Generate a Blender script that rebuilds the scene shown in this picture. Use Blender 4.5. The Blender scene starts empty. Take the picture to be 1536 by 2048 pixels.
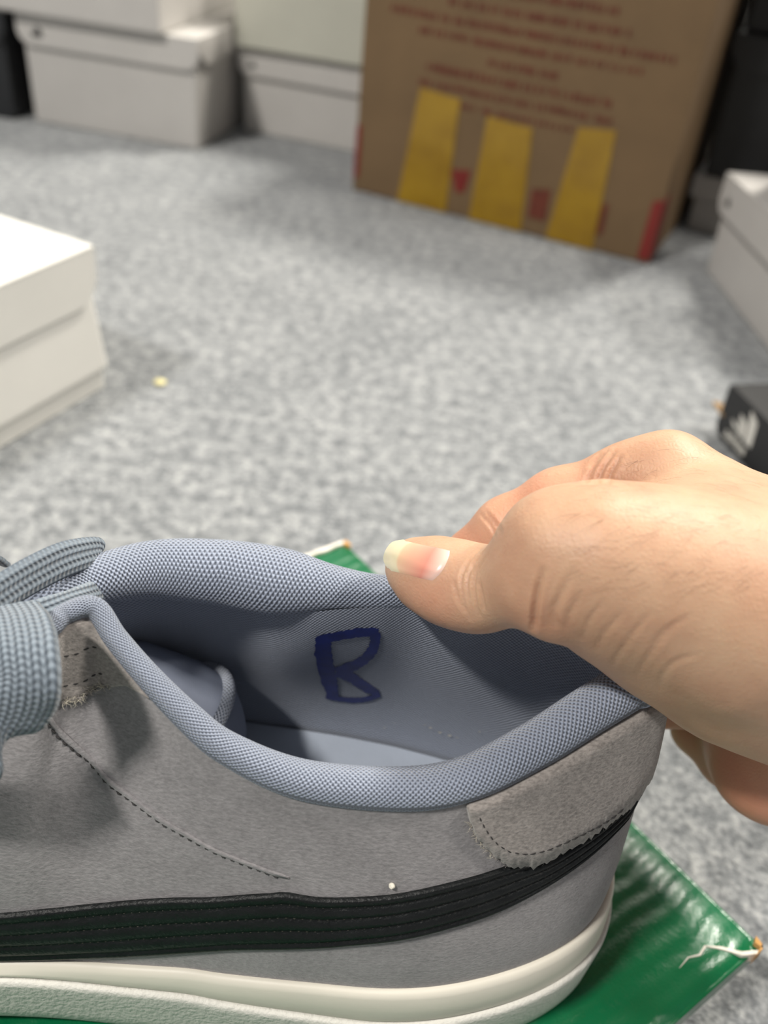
import bpy, bmesh, math, random
import numpy as np
from mathutils import Vector, Matrix
from mathutils.bvhtree import BVHTree
random.seed(7); RNG = np.random.default_rng(7)
SC = bpy.context.scene
COL = SC.collection

# ------------------------------------------------------------------ camera
FPX = 1900.0; PITCH = math.radians(36.8); ROLL = math.radians(6.3); CAMH = 0.30
Fv = np.array([0, math.cos(PITCH), -math.sin(PITCH)])
R0 = np.array([1.0, 0, 0]); U0 = np.array([0, math.sin(PITCH), math.cos(PITCH)])
Rv = math.cos(ROLL) * R0 + math.sin(ROLL) * U0
Uv = -math.sin(ROLL) * R0 + math.cos(ROLL) * U0
CC = np.array([0, 0, CAMH])
cam = bpy.data.cameras.new('camera'); camo = bpy.data.objects.new('camera', cam); COL.objects.link(camo)
m = Matrix.Identity(4)
for k in range(3):
    m[k][0] = Rv[k]; m[k][1] = Uv[k]; m[k][2] = -Fv[k]; m[k][3] = CC[k]
camo.matrix_world = m
cam.sensor_fit = 'HORIZONTAL'; cam.sensor_width = 24.0; cam.lens = 24.0 * FPX / 1536.0
cam.clip_start = 0.01; cam.clip_end = 50
cam.dof.use_dof = True; cam.dof.focus_distance = 0.222; cam.dof.aperture_fstop = 8.6
SC.camera = camo

# ------------------------------------------------------------------ world, lamps, exposure
W = bpy.data.worlds.new('room_light'); SC.world = W; W.use_nodes = True
W.node_tree.nodes['Background'].inputs[0].default_value = (0.93, 0.96, 1.0, 1)
W.node_tree.nodes['Background'].inputs[1].default_value = 0.24
def area(name, loc, target, size, sy, power, col):
    L = bpy.data.lights.new(name, 'AREA'); L.shape = 'RECTANGLE'; L.size = size; L.size_y = sy
    L.energy = power; L.color = col
    o = bpy.data.objects.new(name, L); COL.objects.link(o); o.location = loc
    o.rotation_euler = (Vector(target) - Vector(loc)).to_track_quat('-Z', 'Y').to_euler()
    return o
area('ceiling_lamp_far', (0.92, 1.66, 2.50), (0.88, 1.58, 0), 0.34, 0.46, 112, (1.0, 0.95, 0.86))
area('ceiling_lamp_right', (1.75, 0.35, 2.50), (1.2, 0.45, 0), 0.50, 0.16, 62, (1.0, 0.95, 0.87))
area('ceiling_lamp_near', (-1.35, -0.80, 2.50), (-0.90, -0.40, 0), 0.40, 0.16, 92, (1.0, 0.96, 0.90))
SC.view_settings.view_transform = 'Standard'; SC.view_settings.look = 'None'
SC.view_settings.gamma = 1.0; SC.view_settings.use_curve_mapping = False
SC.view_settings.exposure = -0.10

# ------------------------------------------------------------------ geometry helpers
def ray(u, v): return Fv + (u - 768) / FPX * Rv - (v - 1024) / FPX * Uv
def atz(u, v, z):
    d = ray(u, v); return CC + d * ((z - CAMH) / d[2])
def dep(u, v, t): return CC + ray(u, v) * t

def cat(pts, per, closed=False):
    """Catmull-Rom through pts (n,k); returns samples, per segments each."""
    P = np.asarray(pts, float); n = len(P)
    if closed: Q = np.vstack([P[-1:], P, P[:2]]); segs = n
    else: Q = np.vstack([2 * P[:1] - P[1:2], P, 2 * P[-1:] - P[-2:-1]]); segs = n - 1
    out = []
    t = np.linspace(0, 1, per, endpoint=False)[:, None]
    for i in range(segs):
        a, b, c, d = Q[i], Q[i + 1], Q[i + 2], Q[i + 3]
        out.append(0.5 * (2 * b + (c - a) * t + (2 * a - 5 * b + 4 * c - d) * t ** 2 + (3 * b - a - 3 * c + d) * t ** 3))
    if not closed: out.append(P[-1:])
    return np.vstack(out)

def mesh(name, verts, faces, mat=None, parent=None, uvs=None, smooth=True, off=None):
    me = bpy.data.meshes.new(name)
    V = np.asarray(verts, float)
    if off is not None: V = V - np.asarray(off)
    me.from_pydata([tuple(v) for v in V], [], [tuple(int(i) for i in f) for f in faces])
    if uvs is not None:
        uv = me.uv_layers.new(name='uv'); U = np.asarray(uvs, float)
        vi = np.empty(len(me.loops), int); me.loops.foreach_get('vertex_index', vi)
        uv.data.foreach_set('uv', U[vi].ravel())
    if smooth: me.polygons.foreach_set('use_smooth', [True] * len(me.polygons))
    me.update()
    o = bpy.data.objects.new(name, me); COL.objects.link(o)
    if mat: me.materials.append(mat)
    if parent: o.parent = parent
    return o

def gridfaces(n, m, cu=False, cv=False):
    f = []
    for i in range(n if cu else n - 1):
        for j in range(m if cv else m - 1):
            a = i * m + j; b = ((i + 1) % n) * m + j
            c = ((i + 1) % n) * m + (j + 1) % m; d = i * m + (j + 1) % m
            f.append((a, b, c, d))
    return f

def griduv(P):
    P = np.asarray(P); n, m = P.shape[:2]
    mid = P[:, m // 2]; u = np.concatenate([[0], np.cumsum(np.linalg.norm(np.diff(mid, axis=0), axis=1))])
    dv = np.linalg.norm(np.diff(P, axis=1), axis=2).mean(0); v = np.concatenate([[0], np.cumsum(dv)])
    return np.stack(np.meshgrid(u, v, indexing='ij'), -1).reshape(-1, 2)

def sheet(name, P, mat, parent=None, cu=False, cv=False, off=None, uv=True):
    P = np.asarray(P); n, m = P.shape[:2]
    return mesh(name, P.reshape(-1, 3), gridfaces(n, m, cu, cv), mat, parent, griduv(P) if uv else None, True, off)

def frames(path):
    P = np.asarray(path); T = np.gradient(P, axis=0); T /= np.linalg.norm(T, axis=1)[:, None] + 1e-12
    return T

def tube(name, path, rad, mat, parent=None, seg=12, off=None, cap=True, up=(0, 0, 1)):
    P = np.asarray(path); n = len(P); rad = np.broadcast_to(np.asarray(rad, float), (n,))
    T = frames(P); up = np.asarray(up, float)
    S = np.cross(T, up); S /= np.linalg.norm(S, axis=1)[:, None] + 1e-9
    N = np.cross(S, T)
    a = np.linspace(0, 2 * np.pi, seg, endpoint=False)
    G = P[:, None] + rad[:, None, None] * (np.cos(a)[None, :, None] * S[:, None] + np.sin(a)[None, :, None] * N[:, None])
    V = G.reshape(-1, 3); F = gridfaces(n, seg, False, True)
    u = np.concatenate([[0], np.cumsum(np.linalg.norm(np.diff(P, axis=0), axis=1))])
    vv = np.arange(seg) / seg * 2 * np.pi * rad.mean()
    UV = np.stack(np.meshgrid(u, vv, indexing='ij'), -1).reshape(-1, 2)
    if cap: F = F + [tuple(range(seg))[::-1], tuple((n - 1) * seg + k for k in range(seg))]
    return mesh(name, V, F, mat, parent, UV, True, off)

def boxmesh(name, lo, hi, mat, parent=None, bev=0.0, taper=0.0, off=None):
    bm = bmesh.new(); bmesh.ops.create_cube(bm, size=1)
    lo = Vector(lo); hi = Vector(hi); c = (lo + hi) / 2; s = hi - lo
    for v in bm.verts:
        k = 1 - (taper if v.co.z < 0 else 0)
        v.co = Vector((c.x + v.co.x * s.x * k, c.y + v.co.y * s.y * k, c.z + v.co.z * s.z))
        if off is not None: v.co -= Vector(off)
    if bev: bmesh.ops.bevel(bm, geom=bm.edges[:], offset=bev, segments=2, affect='EDGES', profile=0.6)
    me = bpy.data.meshes.new(name); bm.to_mesh(me); bm.free()
    me.materials.append(mat); o = bpy.data.objects.new(name, me); COL.objects.link(o)
    if parent: o.parent = parent
    return o

def prism(name, poly, y0, y1, mat, parent=None, plane='xz'):
    """Extruded polygon: poly in (x,z) between depths y0..y1, or (x,y) between heights."""
    n = len(poly)
    if plane == 'xz': V = [(a, y0, b) for a, b in poly] + [(a, y1, b) for a, b in poly]
    elif plane == 'yz': V = [(y0, a, b) for a, b in poly] + [(y1, a, b) for a, b in poly]
    else: V = [(a, b, y0) for a, b in poly] + [(a, b, y1) for a, b in poly]
    F = [tuple(range(n)), tuple(range(2 * n - 1, n - 1, -1))] + [(i, i + n, (i + 1) % n + n, (i + 1) % n) for i in range(n)]
    o = mesh(name, V, F, mat, parent, None, False)
    bm = bmesh.new(); bm.from_mesh(o.data); bmesh.ops.recalc_face_normals(bm, faces=bm.faces[:]); bm.to_mesh(o.data); bm.free()
    return o

def empty(name, loc=(0, 0, 0), rz=0.0):
    o = bpy.data.objects.new(name, None); COL.objects.link(o); o.location = loc; o.rotation_euler = (0, 0, rz)
    o.empty_display_size = 0.02; return o

def tag(o, label=None, cat=None, group=None, kind=None):
    if label: o['label'] = label
    if cat: o['category'] = cat
    if group: o['group'] = group
    if kind: o['kind'] = kind
    return o

# ------------------------------------------------------------------ materials
class NT:
    def __init__(s, name):
        s.m = bpy.data.materials.new(name); s.m.use_nodes = True; s.t = s.m.node_tree
        s.b = s.t.nodes['Principled BSDF']
    def n(s, typ, **kw):
        x = s.t.nodes.new(typ)
        for k, v in kw.items():
            if isinstance(k, str) and hasattr(x, k): setattr(x, k, v)
            else: x.inputs[k].default_value = v
        return x
    def l(s, a, b): s.t.links.new(a, b)
    def math(s, op, a, b=None):
        x = s.t.nodes.new('ShaderNodeMath'); x.operation = op
        for i, v in enumerate((a, b)):
            if v is None: continue
            if isinstance(v, (int, float)): x.inputs[i].default_value = v
            else: s.l(v, x.inputs[i])
        return x.outputs[0]
    def noise(s, vec, scale, detail=3, rough=0.55):
        x = s.t.nodes.new('ShaderNodeTexNoise'); x.inputs['Scale'].default_value = scale
        x.inputs['Detail'].default_value = detail; x.inputs['Roughness'].default_value = rough
        if vec is not None: s.l(vec, x.inputs['Vector'])
        return x.outputs[0]
    def ramp(s, fac, stops):
        x = s.t.nodes.new('ShaderNodeValToRGB'); e = x.color_ramp.elements
        while len(e) < len(stops): e.new(0.5)
        for k, (p, c) in enumerate(stops): e[k].position = p; e[k].color = (*c, 1)
        s.l(fac, x.inputs[0]); return x.outputs[0]
    def bump(s, h, strength, dist):
        x = s.t.nodes.new('ShaderNodeBump'); x.inputs['Strength'].default_value = strength
        x.inputs['Distance'].default_value = dist; s.l(h, x.inputs['Height']); s.l(x.outputs[0], s.b.inputs['Normal'])
    def set(s, **kw):
        for k, v in kw.items(): s.b.inputs[k.replace('_', ' ')].default_value = v
        return s
    def coord(s, what='Object'):
        x = s.t.nodes.new('ShaderNodeTexCoord'); return x.outputs[what]

def plain(name, col, rough=0.6, var=0.06, scale=60, bump=0.0, bscale=400, **kw):
    M = NT(name); v = M.coord()
    M.l(M.ramp(M.noise(v, scale, 4), [(0.3, tuple(c * (1 - var) for c in col)), (0.7, tuple(min(1, c * (1 + var)) for c in col))]), M.b.inputs['Base Color'])
    M.set(Roughness=rough, **kw)
    if bump: M.bump(M.noise(v, bscale, 3), bump, 0.001)
    return M.m

def mat_carpet():
    M = NT('grey_carpet'); v = M.coord()
    a = M.noise(v, 120, 4, 0.6); b = M.noise(v, 400, 3, 0.6); c = M.noise(v, 14, 2)
    s = M.math('ADD', M.math('MULTIPLY', a, 0.55), M.math('MULTIPLY', b, 0.45))
    s = M.math('ADD', s, M.math('MULTIPLY', M.math('SUBTRACT', c, 0.5), 0.12))
    M.l(M.ramp(s, [(0.36, (0.100, 0.108, 0.116)), (0.47, (0.193, 0.203, 0.210)), (0.55, (0.300, 0.309, 0.313)), (0.66, (0.44, 0.445, 0.437))]), M.b.inputs['Base Color'])
    M.set(Roughness=0.95, Sheen_Weight=0.2)
    M.bump(M.math('ADD', a, M.math('MULTIPLY', b, 0.8)), 0.7, 0.004)
    return M.m

def mat_suede(name, col, lo=0.72, hi=1.28):
    M = NT(name); v = M.coord()
    mp = M.n('ShaderNodeMapping'); M.l(v, mp.inputs[0]); mp.inputs['Scale'].default_value = (0.45, 1, 1)
    a = M.noise(mp.outputs[0], 1500, 3, 0.65); b = M.noise(v, 130, 3); c = M.noise(v, 35, 2)
    s = M.math('ADD', M.math('MULTIPLY', a, 0.6), M.math('ADD', M.math('MULTIPLY', b, 0.22), M.math('MULTIPLY', c, 0.18)))
    M.l(M.ramp(s, [(0.34, tuple(x * lo for x in col)), (0.5, col), (0.66, tuple(x * hi for x in col))]), M.b.inputs['Base Color'])
    M.set(Roughness=0.95, Sheen_Weight=0.35, Sheen_Roughness=0.5, Specular_IOR_Level=0.15)
    M.bump(a, 0.5, 0.0006)
    return M.m

def mat_knit(name, light, dark, p, q, strength=0.8, thr=(0.25, 0.6), dist=0.0007):
    """Open knit: staggered raised stitches on a UV map in metres."""
    M = NT(name); uv = M.n('ShaderNodeUVMap'); sp = M.n('ShaderNodeSeparateXYZ'); M.l(uv.outputs[0], sp.inputs[0])
    wob = M.noise(uv.outputs[0], 90, 2); wob = M.math('MULTIPLY', M.math('SUBTRACT', wob, 0.5), 0.0009)
    cu = M.math('COSINE', M.math('MULTIPLY', M.math('ADD', sp.outputs[0], wob), 2 * math.pi / p))
    cv = M.math('COSINE', M.math('MULTIPLY', M.math('ADD', sp.outputs[1], wob), 2 * math.pi / q))
    h = M.math('ADD', M.math('MULTIPLY', M.math('MULTIPLY', cu, cv), 0.5), 0.5)
    h2 = M.math('ADD', h, M.math('MULTIPLY', M.math('SUBTRACT', M.noise(uv.outputs[0], 2500, 2), 0.5), 0.25))
    M.l(M.ramp(h2, [(thr[0], dark), (thr[1], light)]), M.b.inputs['Base Color'])
    M.set(Roughness=0.75, Sheen_Weight=0.3, Specular_IOR_Level=0.3)
    M.bump(h2, strength, dist)
    return M.m

def mat_lace():
    M = NT('blue_grey_lace'); uv = M.n('ShaderNodeUVMap'); sp = M.n('ShaderNodeSeparateXYZ'); M.l(uv.outputs[0], sp.inputs[0])
    u, v = sp.outputs[0], sp.outputs[1]
    rib = M.math('ABSOLUTE', M.math('SINE', M.math('MULTIPLY', v, math.pi / 0.0013)))
    dia = M.math('SINE', M.math('ADD', M.math('MULTIPLY', u, 2 * math.pi / 0.0014), M.math('MULTIPLY', M.math('SINE', M.math('MULTIPLY', v, math.pi / 0.0013)), 1.6)))
    h = M.math('ADD', M.math('MULTIPLY', rib, 0.65), M.math('MULTIPLY', dia, 0.18))
    M.l(M.ramp(h, [(0.1, (0.10, 0.125, 0.155)), (0.6, (0.215, 0.255, 0.295))]), M.b.inputs['Base Color'])
    M.set(Roughness=0.8, Sheen_Weight=0.3, Specular_IOR_Level=0.25); M.bump(h, 0.9, 0.0007)
    return M.m

def mat_green():
    M = NT('glossy_green_card'); v = M.coord()
    M.l(M.ramp(M.noise(v, 40, 3), [(0.3, (0.0, 0.105, 0.036)), (0.7, (0.001, 0.135, 0.048))]), M.b.inputs['Base Color'])
    sp = M.n('ShaderNodeSeparateXYZ'); M.l(v, sp.inputs[0])
    wob = M.math('MULTIPLY', M.noise(v, 25, 2), 0.010)
    w = M.math('SINE', M.math('MULTIPLY', M.math('ADD', sp.outputs[0], wob), 2 * math.pi / 0.0062))
    h = M.math('ADD', M.math('MULTIPLY', w, 0.22), M.math('ADD', M.math('MULTIPLY', M.noise(v, 90, 4, 0.7), 0.75), M.math('MULTIPLY', M.noise(v, 1600, 2), 0.14)))
    M.set(Roughness=0.27, Specular_IOR_Level=0.65); M.bump(h, 0.30, 0.0020)
    return M.m

def mat_skin():
    M = NT('skin'); v = M.coord()
    a = M.noise(v, 45, 3); b = M.noise(v, 260, 3)
    s = M.math('ADD', M.math('MULTIPLY', a, 0.75), M.math('MULTIPLY', b, 0.25))
    at = M.n('ShaderNodeAttribute', attribute_name='flush')
    base = M.ramp(s, [(0.32, (0.475, 0.268, 0.170)), (0.52, (0.54, 0.334, 0.216)), (0.70, (0.565, 0.372, 0.244))])
    mx = M.n('ShaderNodeMix', data_type='RGBA'); M.l(at.outputs['Fac'], mx.inputs[0]); M.l(base, mx.inputs[6])
    mx.inputs[7].default_value = (0.70, 0.27, 0.17, 1); M.l(mx.outputs[2], M.b.inputs['Base Color'])
    M.set(Roughness=0.48, Subsurface_Weight=0.35, Subsurface_Scale=0.004, Specular_IOR_Level=0.35)
    M.b.inputs['Subsurface Radius'].default_value = (1.0, 0.4, 0.2)
    vo = M.n('ShaderNodeTexVoronoi', feature='DISTANCE_TO_EDGE'); vo.inputs['Scale'].default_value = 900; M.l(v, vo.inputs['Vector'])
    M.bump(M.math('ADD', vo.outputs[0], M.math('MULTIPLY', M.noise(v, 500, 3), 0.8)), 0.22, 0.0005)
    return M.m

def mat_nail():
    M = NT('thumbnail'); uv = M.n('ShaderNodeUVMap'); sp = M.n('ShaderNodeSeparateXYZ'); M.l(uv.outputs[0], sp.inputs[0])
    M.l(M.ramp(sp.outputs[0], [(0.0, (0.78, 0.56, 0.48)), (0.15, (0.74, 0.46, 0.38)), (0.32, (0.68, 0.27, 0.20)), (0.60, (0.72, 0.40, 0.27)), (0.75, (0.74, 0.49, 0.31)), (0.79, (0.72, 0.63, 0.42)), (1.0, (0.74, 0.67, 0.47))]), M.b.inputs['Base Color'])
    M.set(Roughness=0.28, Subsurface_Weight=0.2, Subsurface_Scale=0.002, Coat_Weight=0.3, Coat_Roughness=0.2)
    return M.m

MT = dict(
    carpet=mat_carpet(),
    wall=plain('painted_wall', (0.55, 0.55, 0.53), 0.8),
    white=plain('shaded_white_card', (0.50, 0.48, 0.455), 0.55, 0.03, 25),  # box card darkened in its colour to stand for shaded fronts
    white_lit=plain('lit_white_card', (0.76, 0.74, 0.69), 0.5, 0.02, 25),  # same white card, with the stronger light put into its colour
    cream=plain('cream_card', (0.48, 0.475, 0.405), 0.6, 0.03, 25),
    black=plain('black_card', (0.010, 0.010, 0.011), 0.45, 0.2, 60),
    blackbox=plain('near_black_card', (0.014, 0.015, 0.017), 0.5, 0.2, 60),
    ink=plain('black_print', (0.012, 0.012, 0.012), 0.6),
    silver=plain('pale_silver_print', (0.62, 0.60, 0.55), 0.5, 0.15, 500),
    kraft=plain('kraft_cardboard', (0.155, 0.096, 0.045), 0.75, 0.10, 18, 0.25, 200),
    kraft2=plain('kraft_edge', (0.30, 0.19, 0.09), 0.8, 0.1, 40),
    red=plain('red_print', (0.185, 0.014, 0.010), 0.6, 0.12, 60),
    rust=plain('faded_red_print', (0.125, 0.026, 0.012), 0.7, 0.2, 120),
    green=mat_green(), torn=plain('torn_paper', (0.75, 0.70, 0.62), 0.9, 0.1, 300),
    orange=plain('torn_brown_paper', (0.55, 0.30, 0.10), 0.9, 0.1, 300),
    suede=mat_suede('grey_suede', (0.238, 0.227, 0.231)),
    suede2=mat_suede('worn_grey_suede', (0.275, 0.250, 0.232), 0.55, 1.4),
    leather=plain('black_leather', (0.006, 0.007, 0.0075), 0.45, 0.25, 200, 0.35, 900, Specular_IOR_Level=0.25),
    thread=plain('dark_thread', (0.03, 0.028, 0.028), 0.8), thread3=plain('olive_thread', (0.05, 0.047, 0.036), 0.8),
    thread2=plain('pale_fibre', (0.62, 0.57, 0.46), 0.9),
    rubber=plain('ivory_rubber', (0.72, 0.68, 0.585), 0.45, 0.03, 40, 0.05, 300),
    sidewall=plain('textured_white_rubber', (0.66, 0.645, 0.59), 0.6, 0.03, 60, 0.55, 700),
    knit=mat_knit('blue_grey_mesh', (0.325, 0.368, 0.462), (0.082, 0.095, 0.132), 0.00118, 0.00118, 0.9, (0.16, 0.46)),
    piping=mat_knit('pale_blue_knit', (0.42, 0.46, 0.55), (0.13, 0.15, 0.20), 0.00125, 0.0011, 0.9, (0.12, 0.5)),
    lining=mat_knit('blue_grey_lining', (0.34, 0.375, 0.455), (0.16, 0.18, 0.23), 0.00125, 0.00115, 0.8, (0.15, 0.6), 0.0005),
    insole=plain('pale_blue_insole', (0.36, 0.40, 0.47), 0.85, 0.05, 80, 0.2, 1500),
    tongue=plain('smooth_blue_grey', (0.235, 0.265, 0.345), 0.7, 0.08, 60, 0.15, 1500),
    lace=mat_lace(), marker=plain('blue_marker', (0.010, 0.022, 0.175), 0.55, 0.25, 250),
    skin=mat_skin(), nail=mat_nail(),
    crumb=plain('pale_yellow_scrap', (0.75, 0.68, 0.36), 0.9),
    hair=plain('fine_hair', (0.06, 0.035, 0.02), 0.5),
)
def mat_tape():
    M = NT('yellow_tape'); v = M.coord()
    M.l(M.ramp(M.noise(v, 30, 3), [(0.3, (0.30, 0.165, 0.005)), (0.7, (0.40, 0.235, 0.009))]), M.b.inputs['Base Color'])
    M.set(Roughness=0.22, Alpha=0.84, Coat_Weight=0.3); M.bump(M.noise(v, 45, 2), 0.25, 0.004)
    return M.m
MT['tape'] = mat_tape()

# ------------------------------------------------------------------ setting
def strip_floor():
    o = mesh('floor', [(-2.2, -1.6, 0), (2.2, -1.6, 0), (2.2, 2.3, 0), (-2.2, 2.3, 0)], [(0, 1, 2, 3)], MT['carpet'], None, None, False)
    tag(o, 'grey flecked short pile carpet', None, None, 'structure')
strip_floor()
tag(boxmesh('wall_back', (-2.2, 2.3, 0), (2.2, 2.4, 2.6), MT['wall']), 'plain painted wall behind the box stacks', None, None, 'structure')

# ------------------------------------------------------------------ shoe boxes
def flap_poly(x0, x1, z0, z1, r, left=True, right=True):
    P = [(x0, z1)]
    if left: P += [(x0 + r - r * math.cos(a), z0 + r - r * math.sin(a)) for a in np.linspace(0, math.pi / 2, 7)]
    else: P += [(x0, z0)]
    if right: P += [(x1 - r + r * math.sin(a), z0 + r - r * math.cos(a)) for a in np.linspace(0, math.pi / 2, 7)]
    else: P += [(x1, z0)]
    return P + [(x1, z1)]

def logo(parent, x, z, s, mat, y=-0.0034):
    """three slanted bars rising to the right"""
    V = []; F = []
    for k, hgt in enumerate((0.36, 0.68, 1.0)):
        a = x + k * s * 0.36; w = s * 0.27; sl = -s * 0.16 * (1 + k * 0.55)
        q = [(a, 0), (a + w, 0), (a + w + sl * 0, hgt * s * 0.55), (a + sl, hgt * s)]
        b = len(V); V += [(p, y, z + zz) for p, zz in q] + [(p, y + 0.0004, z + zz) for p, zz in q]
        F += [(b, b + 1, b + 2, b + 3)] + [(b + i, b + 4 + i, b + 4 + (i + 1) % 4, b + (i + 1) % 4) for i in range(4)]
    return mesh('logo', V, F, mat, parent, None, False)

def shoe_box(loc, ang, w, d, h, lid_h, mat, label, flap_h=None, r=0.018, logo_s=0, logo_mat=None, logo_x=0.012, plain_lid=False, foot=0.0, over=0.003):
    e = tag(empty('shoe_box', loc, math.radians(ang)), label, 'box', 'shoe boxes stacked around the carpet')
    boxmesh('box_base', (0.001, 0.001, foot), (w - 0.001, d - 0.001, h - 0.003), mat, e, 0.0025, -0.045 if foot else 0.012)
    if foot: boxmesh('bottom_edge', (-0.0030, -0.0008, 0), (w + 0.0030, d + 0.0008, foot + 0.003), mat, e, 0.0015)
    lid = boxmesh('lid', (-over, -over, h - 0.004), (w + over, d + over, h), mat, e, 0.0018)
    fh = flap_h or lid_h
    if plain_lid:
        prism('lid_flap', [(-over, h - fh), (w + over, h - fh), (w + over, h - 0.001), (-over, h - 0.001)], -over, -0.0002, mat, lid)
    else:
        prism('lid_flap', flap_poly(-over, w + over, h - fh, h - 0.001, r), -over, -0.0002, mat, lid)
    for x0, x1 in ((-over, -0.0002), (w + 0.0002, w + over)):
        prism('side_flap', [(0.02, h - lid_h), (d + over, h - lid_h), (d + over, h - 0.001), (-over + 0.002, h - 0.001), (-over + 0.002, h - 0.012)], x0, x1, mat, lid, 'yz')
    if logo_s: logo(lid, logo_x, h - fh * 0.72, logo_s, logo_mat or MT['ink'], -over - 0.0004)
    return e

shoe_box((-0.4069, 1.0065, 0), -11.8, 0.186, 0.25, 0.104, 0.026, MT['white'], 'white lidded shoe box standing on the carpet at the far left, bottom of its stack', 0.029, 0.014, 0.011, None, 0.014)
shoe_box((-0.4400, 0.9975, 0.1045), -11.6, 0.188, 0.29, 0.11, 0.03, MT['white'], 'white shoe box on top of the far left stack, shifted left', 0.034)
shoe_box((-0.1977, 1.0542, 0), -15.2, 0.165, 0.25, 0.0842, 0.026, MT['white'], 'greyish white shoe box on the carpet just left of the brown carton', 0.026, 0.012, 0.007, None, 0.010)
shoe_box((-0.1985, 1.0465, 0.0845), -14.5, 0.155, 0.25, 0.115, 0.08, MT['cream'], 'cream shoe box resting on the box beside the brown carton', 0.113, plain_lid=True)
shoe_box((-0.605, 1.03, 0), -9.0, 0.185, 0.29, 0.100, 0.028, MT['blackbox'], 'black shoe box at the far left edge beside the white stack')
# near left box: long side faces right
d1 = np.array([0.41, 0.912]); c0 = np.array([-0.1785, 0.4930]); fl = c0 - 0.30 * d1
shoe_box((fl[0], fl[1], 0), 65.8, 0.30, 0.19, 0.0905, 0.033, MT['white_lit'], 'white shoe box alone on the carpet at the left edge, nearest the shoe', 0.033, 0.016, foot=0.013)
# right side stacks
shoe_box((0.2497, 0.7969, 0), -83.5, 0.20, 0.19, 0.083, 0.030, MT['white'], 'white shoe box right of the carton, lid flap with small dark mark', 0.031, 0.012, 0.008, None, 0.012)
shoe_box((0.2740, 0.780, 0.0835), -84.0, 0.18, 0.18, 0.115, 0.03, MT['black'], 'black shoe box on top of the white box at the right edge')
shoe_box((0.2520, 0.8970, 0), -22.4, 0.19, 0.28, 0.052, 0.02, MT['white'], 'white shoe box on the carpet half hidden behind the brown carton', plain_lid=True)
shoe_box((0.2515, 0.8900, 0.0525), -22.4, 0.20, 0.29, 0.118, 0.028, MT['black'], 'large black shoe box stacked just right of the carton')
shoe_box((0.2520, 0.892, 0.171), -22.4, 0.20, 0.28, 0.118, 0.028, MT['blackbox'], 'black shoe box topmost right of the brown carton')

# black box with pale logo by the hand
def logo_box():
    P = atz(1434, 874, 0); Q = atz(1536, 985, 0); a = math.degrees(math.atan2(Q[1] - P[1], Q[0] - P[0]))
    h = 0.037
    e = tag(empty('shoe_box', tuple(P), math.radians(a)), 'low black shoe box with pale striped logo beside the hand', 'box', 'shoe boxes stacked around the carpet')
    boxmesh('box_base', (0, 0, 0), (0.24, 0.16, h - 0.002), MT['black'], e, 0.002)
    lid = boxmesh('lid', (-0.002, -0.002, h - 0.004), (0.242, 0.162, h), MT['black'], e, 0.0015)
    prism('lid_flap', flap_poly(-0.002, 0.242, 0.004, h - 0.001, 0.006), -0.0022, -0.0003, MT['black'], lid)
    # kraft tab sticking out at the far corner
    prism('kraft_tab', [(-0.014, -0.001), (0.002, -0.003), (0.004, 0.012), (-0.001, 0.014)], 0.016, 0.018, MT['kraft2'], e, 'xy')
    # pale mark: three slanted bars above a line of lettering
    V = []; F = []
    for x0, x1, z0, z1a, z1b in ((0.0085, 0.0120, 0.0160, 0.0195, 0.0180), (0.0132, 0.0180, 0.0150, 0.0262, 0.0235), (0.0192, 0.0245, 0.0142, 0.0325, 0.0290)):
        q = [(x * 1.32 + 0.001, z * 1.04) for x, z in ((x0 + 0.0012, z0), (x1 + 0.0012, z0), (x1, z1b), (x0 - 0.001, z1a))]
        b = len(V); V += [(p, -0.0027, z) for p, z in q] + [(p, -0.002, z) for p, z in q]
        F += [(b, b + 1, b + 2, b + 3)] + [(b + i, b + 4 + i, b + 4 + (i + 1) % 4, b + (i + 1) % 4) for i in range(4)]
    lg = mesh('logo', V, F, MT['silver'], lid, None, False)
    cu = bpy.data.curves.new('lettering', 'FONT'); cu.body = 'adidas'; cu.size = 0.0100; cu.extrude = 0.0003; cu.space_character = 0.95
    o = bpy.data.objects.new('lettering', cu); COL.objects.link(o); o.data.materials.append(MT['silver'])
    bpy.context.view_layer.update(); dg = bpy.context.evaluated_depsgraph_get()
    me = bpy.data.meshes.new_from_object(o.evaluated_get(dg)); COL.objects.unlink(o); bpy.data.objects.remove(o)
    t = bpy.data.objects.new('lettering', me); COL.objects.link(t); t.parent = lid
    me.transform(Matrix.Translation((0.0085, -0.0026, 0.0068)) @ Matrix.Rotation(math.pi / 2, 4, 'X'))
logo_box()

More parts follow.
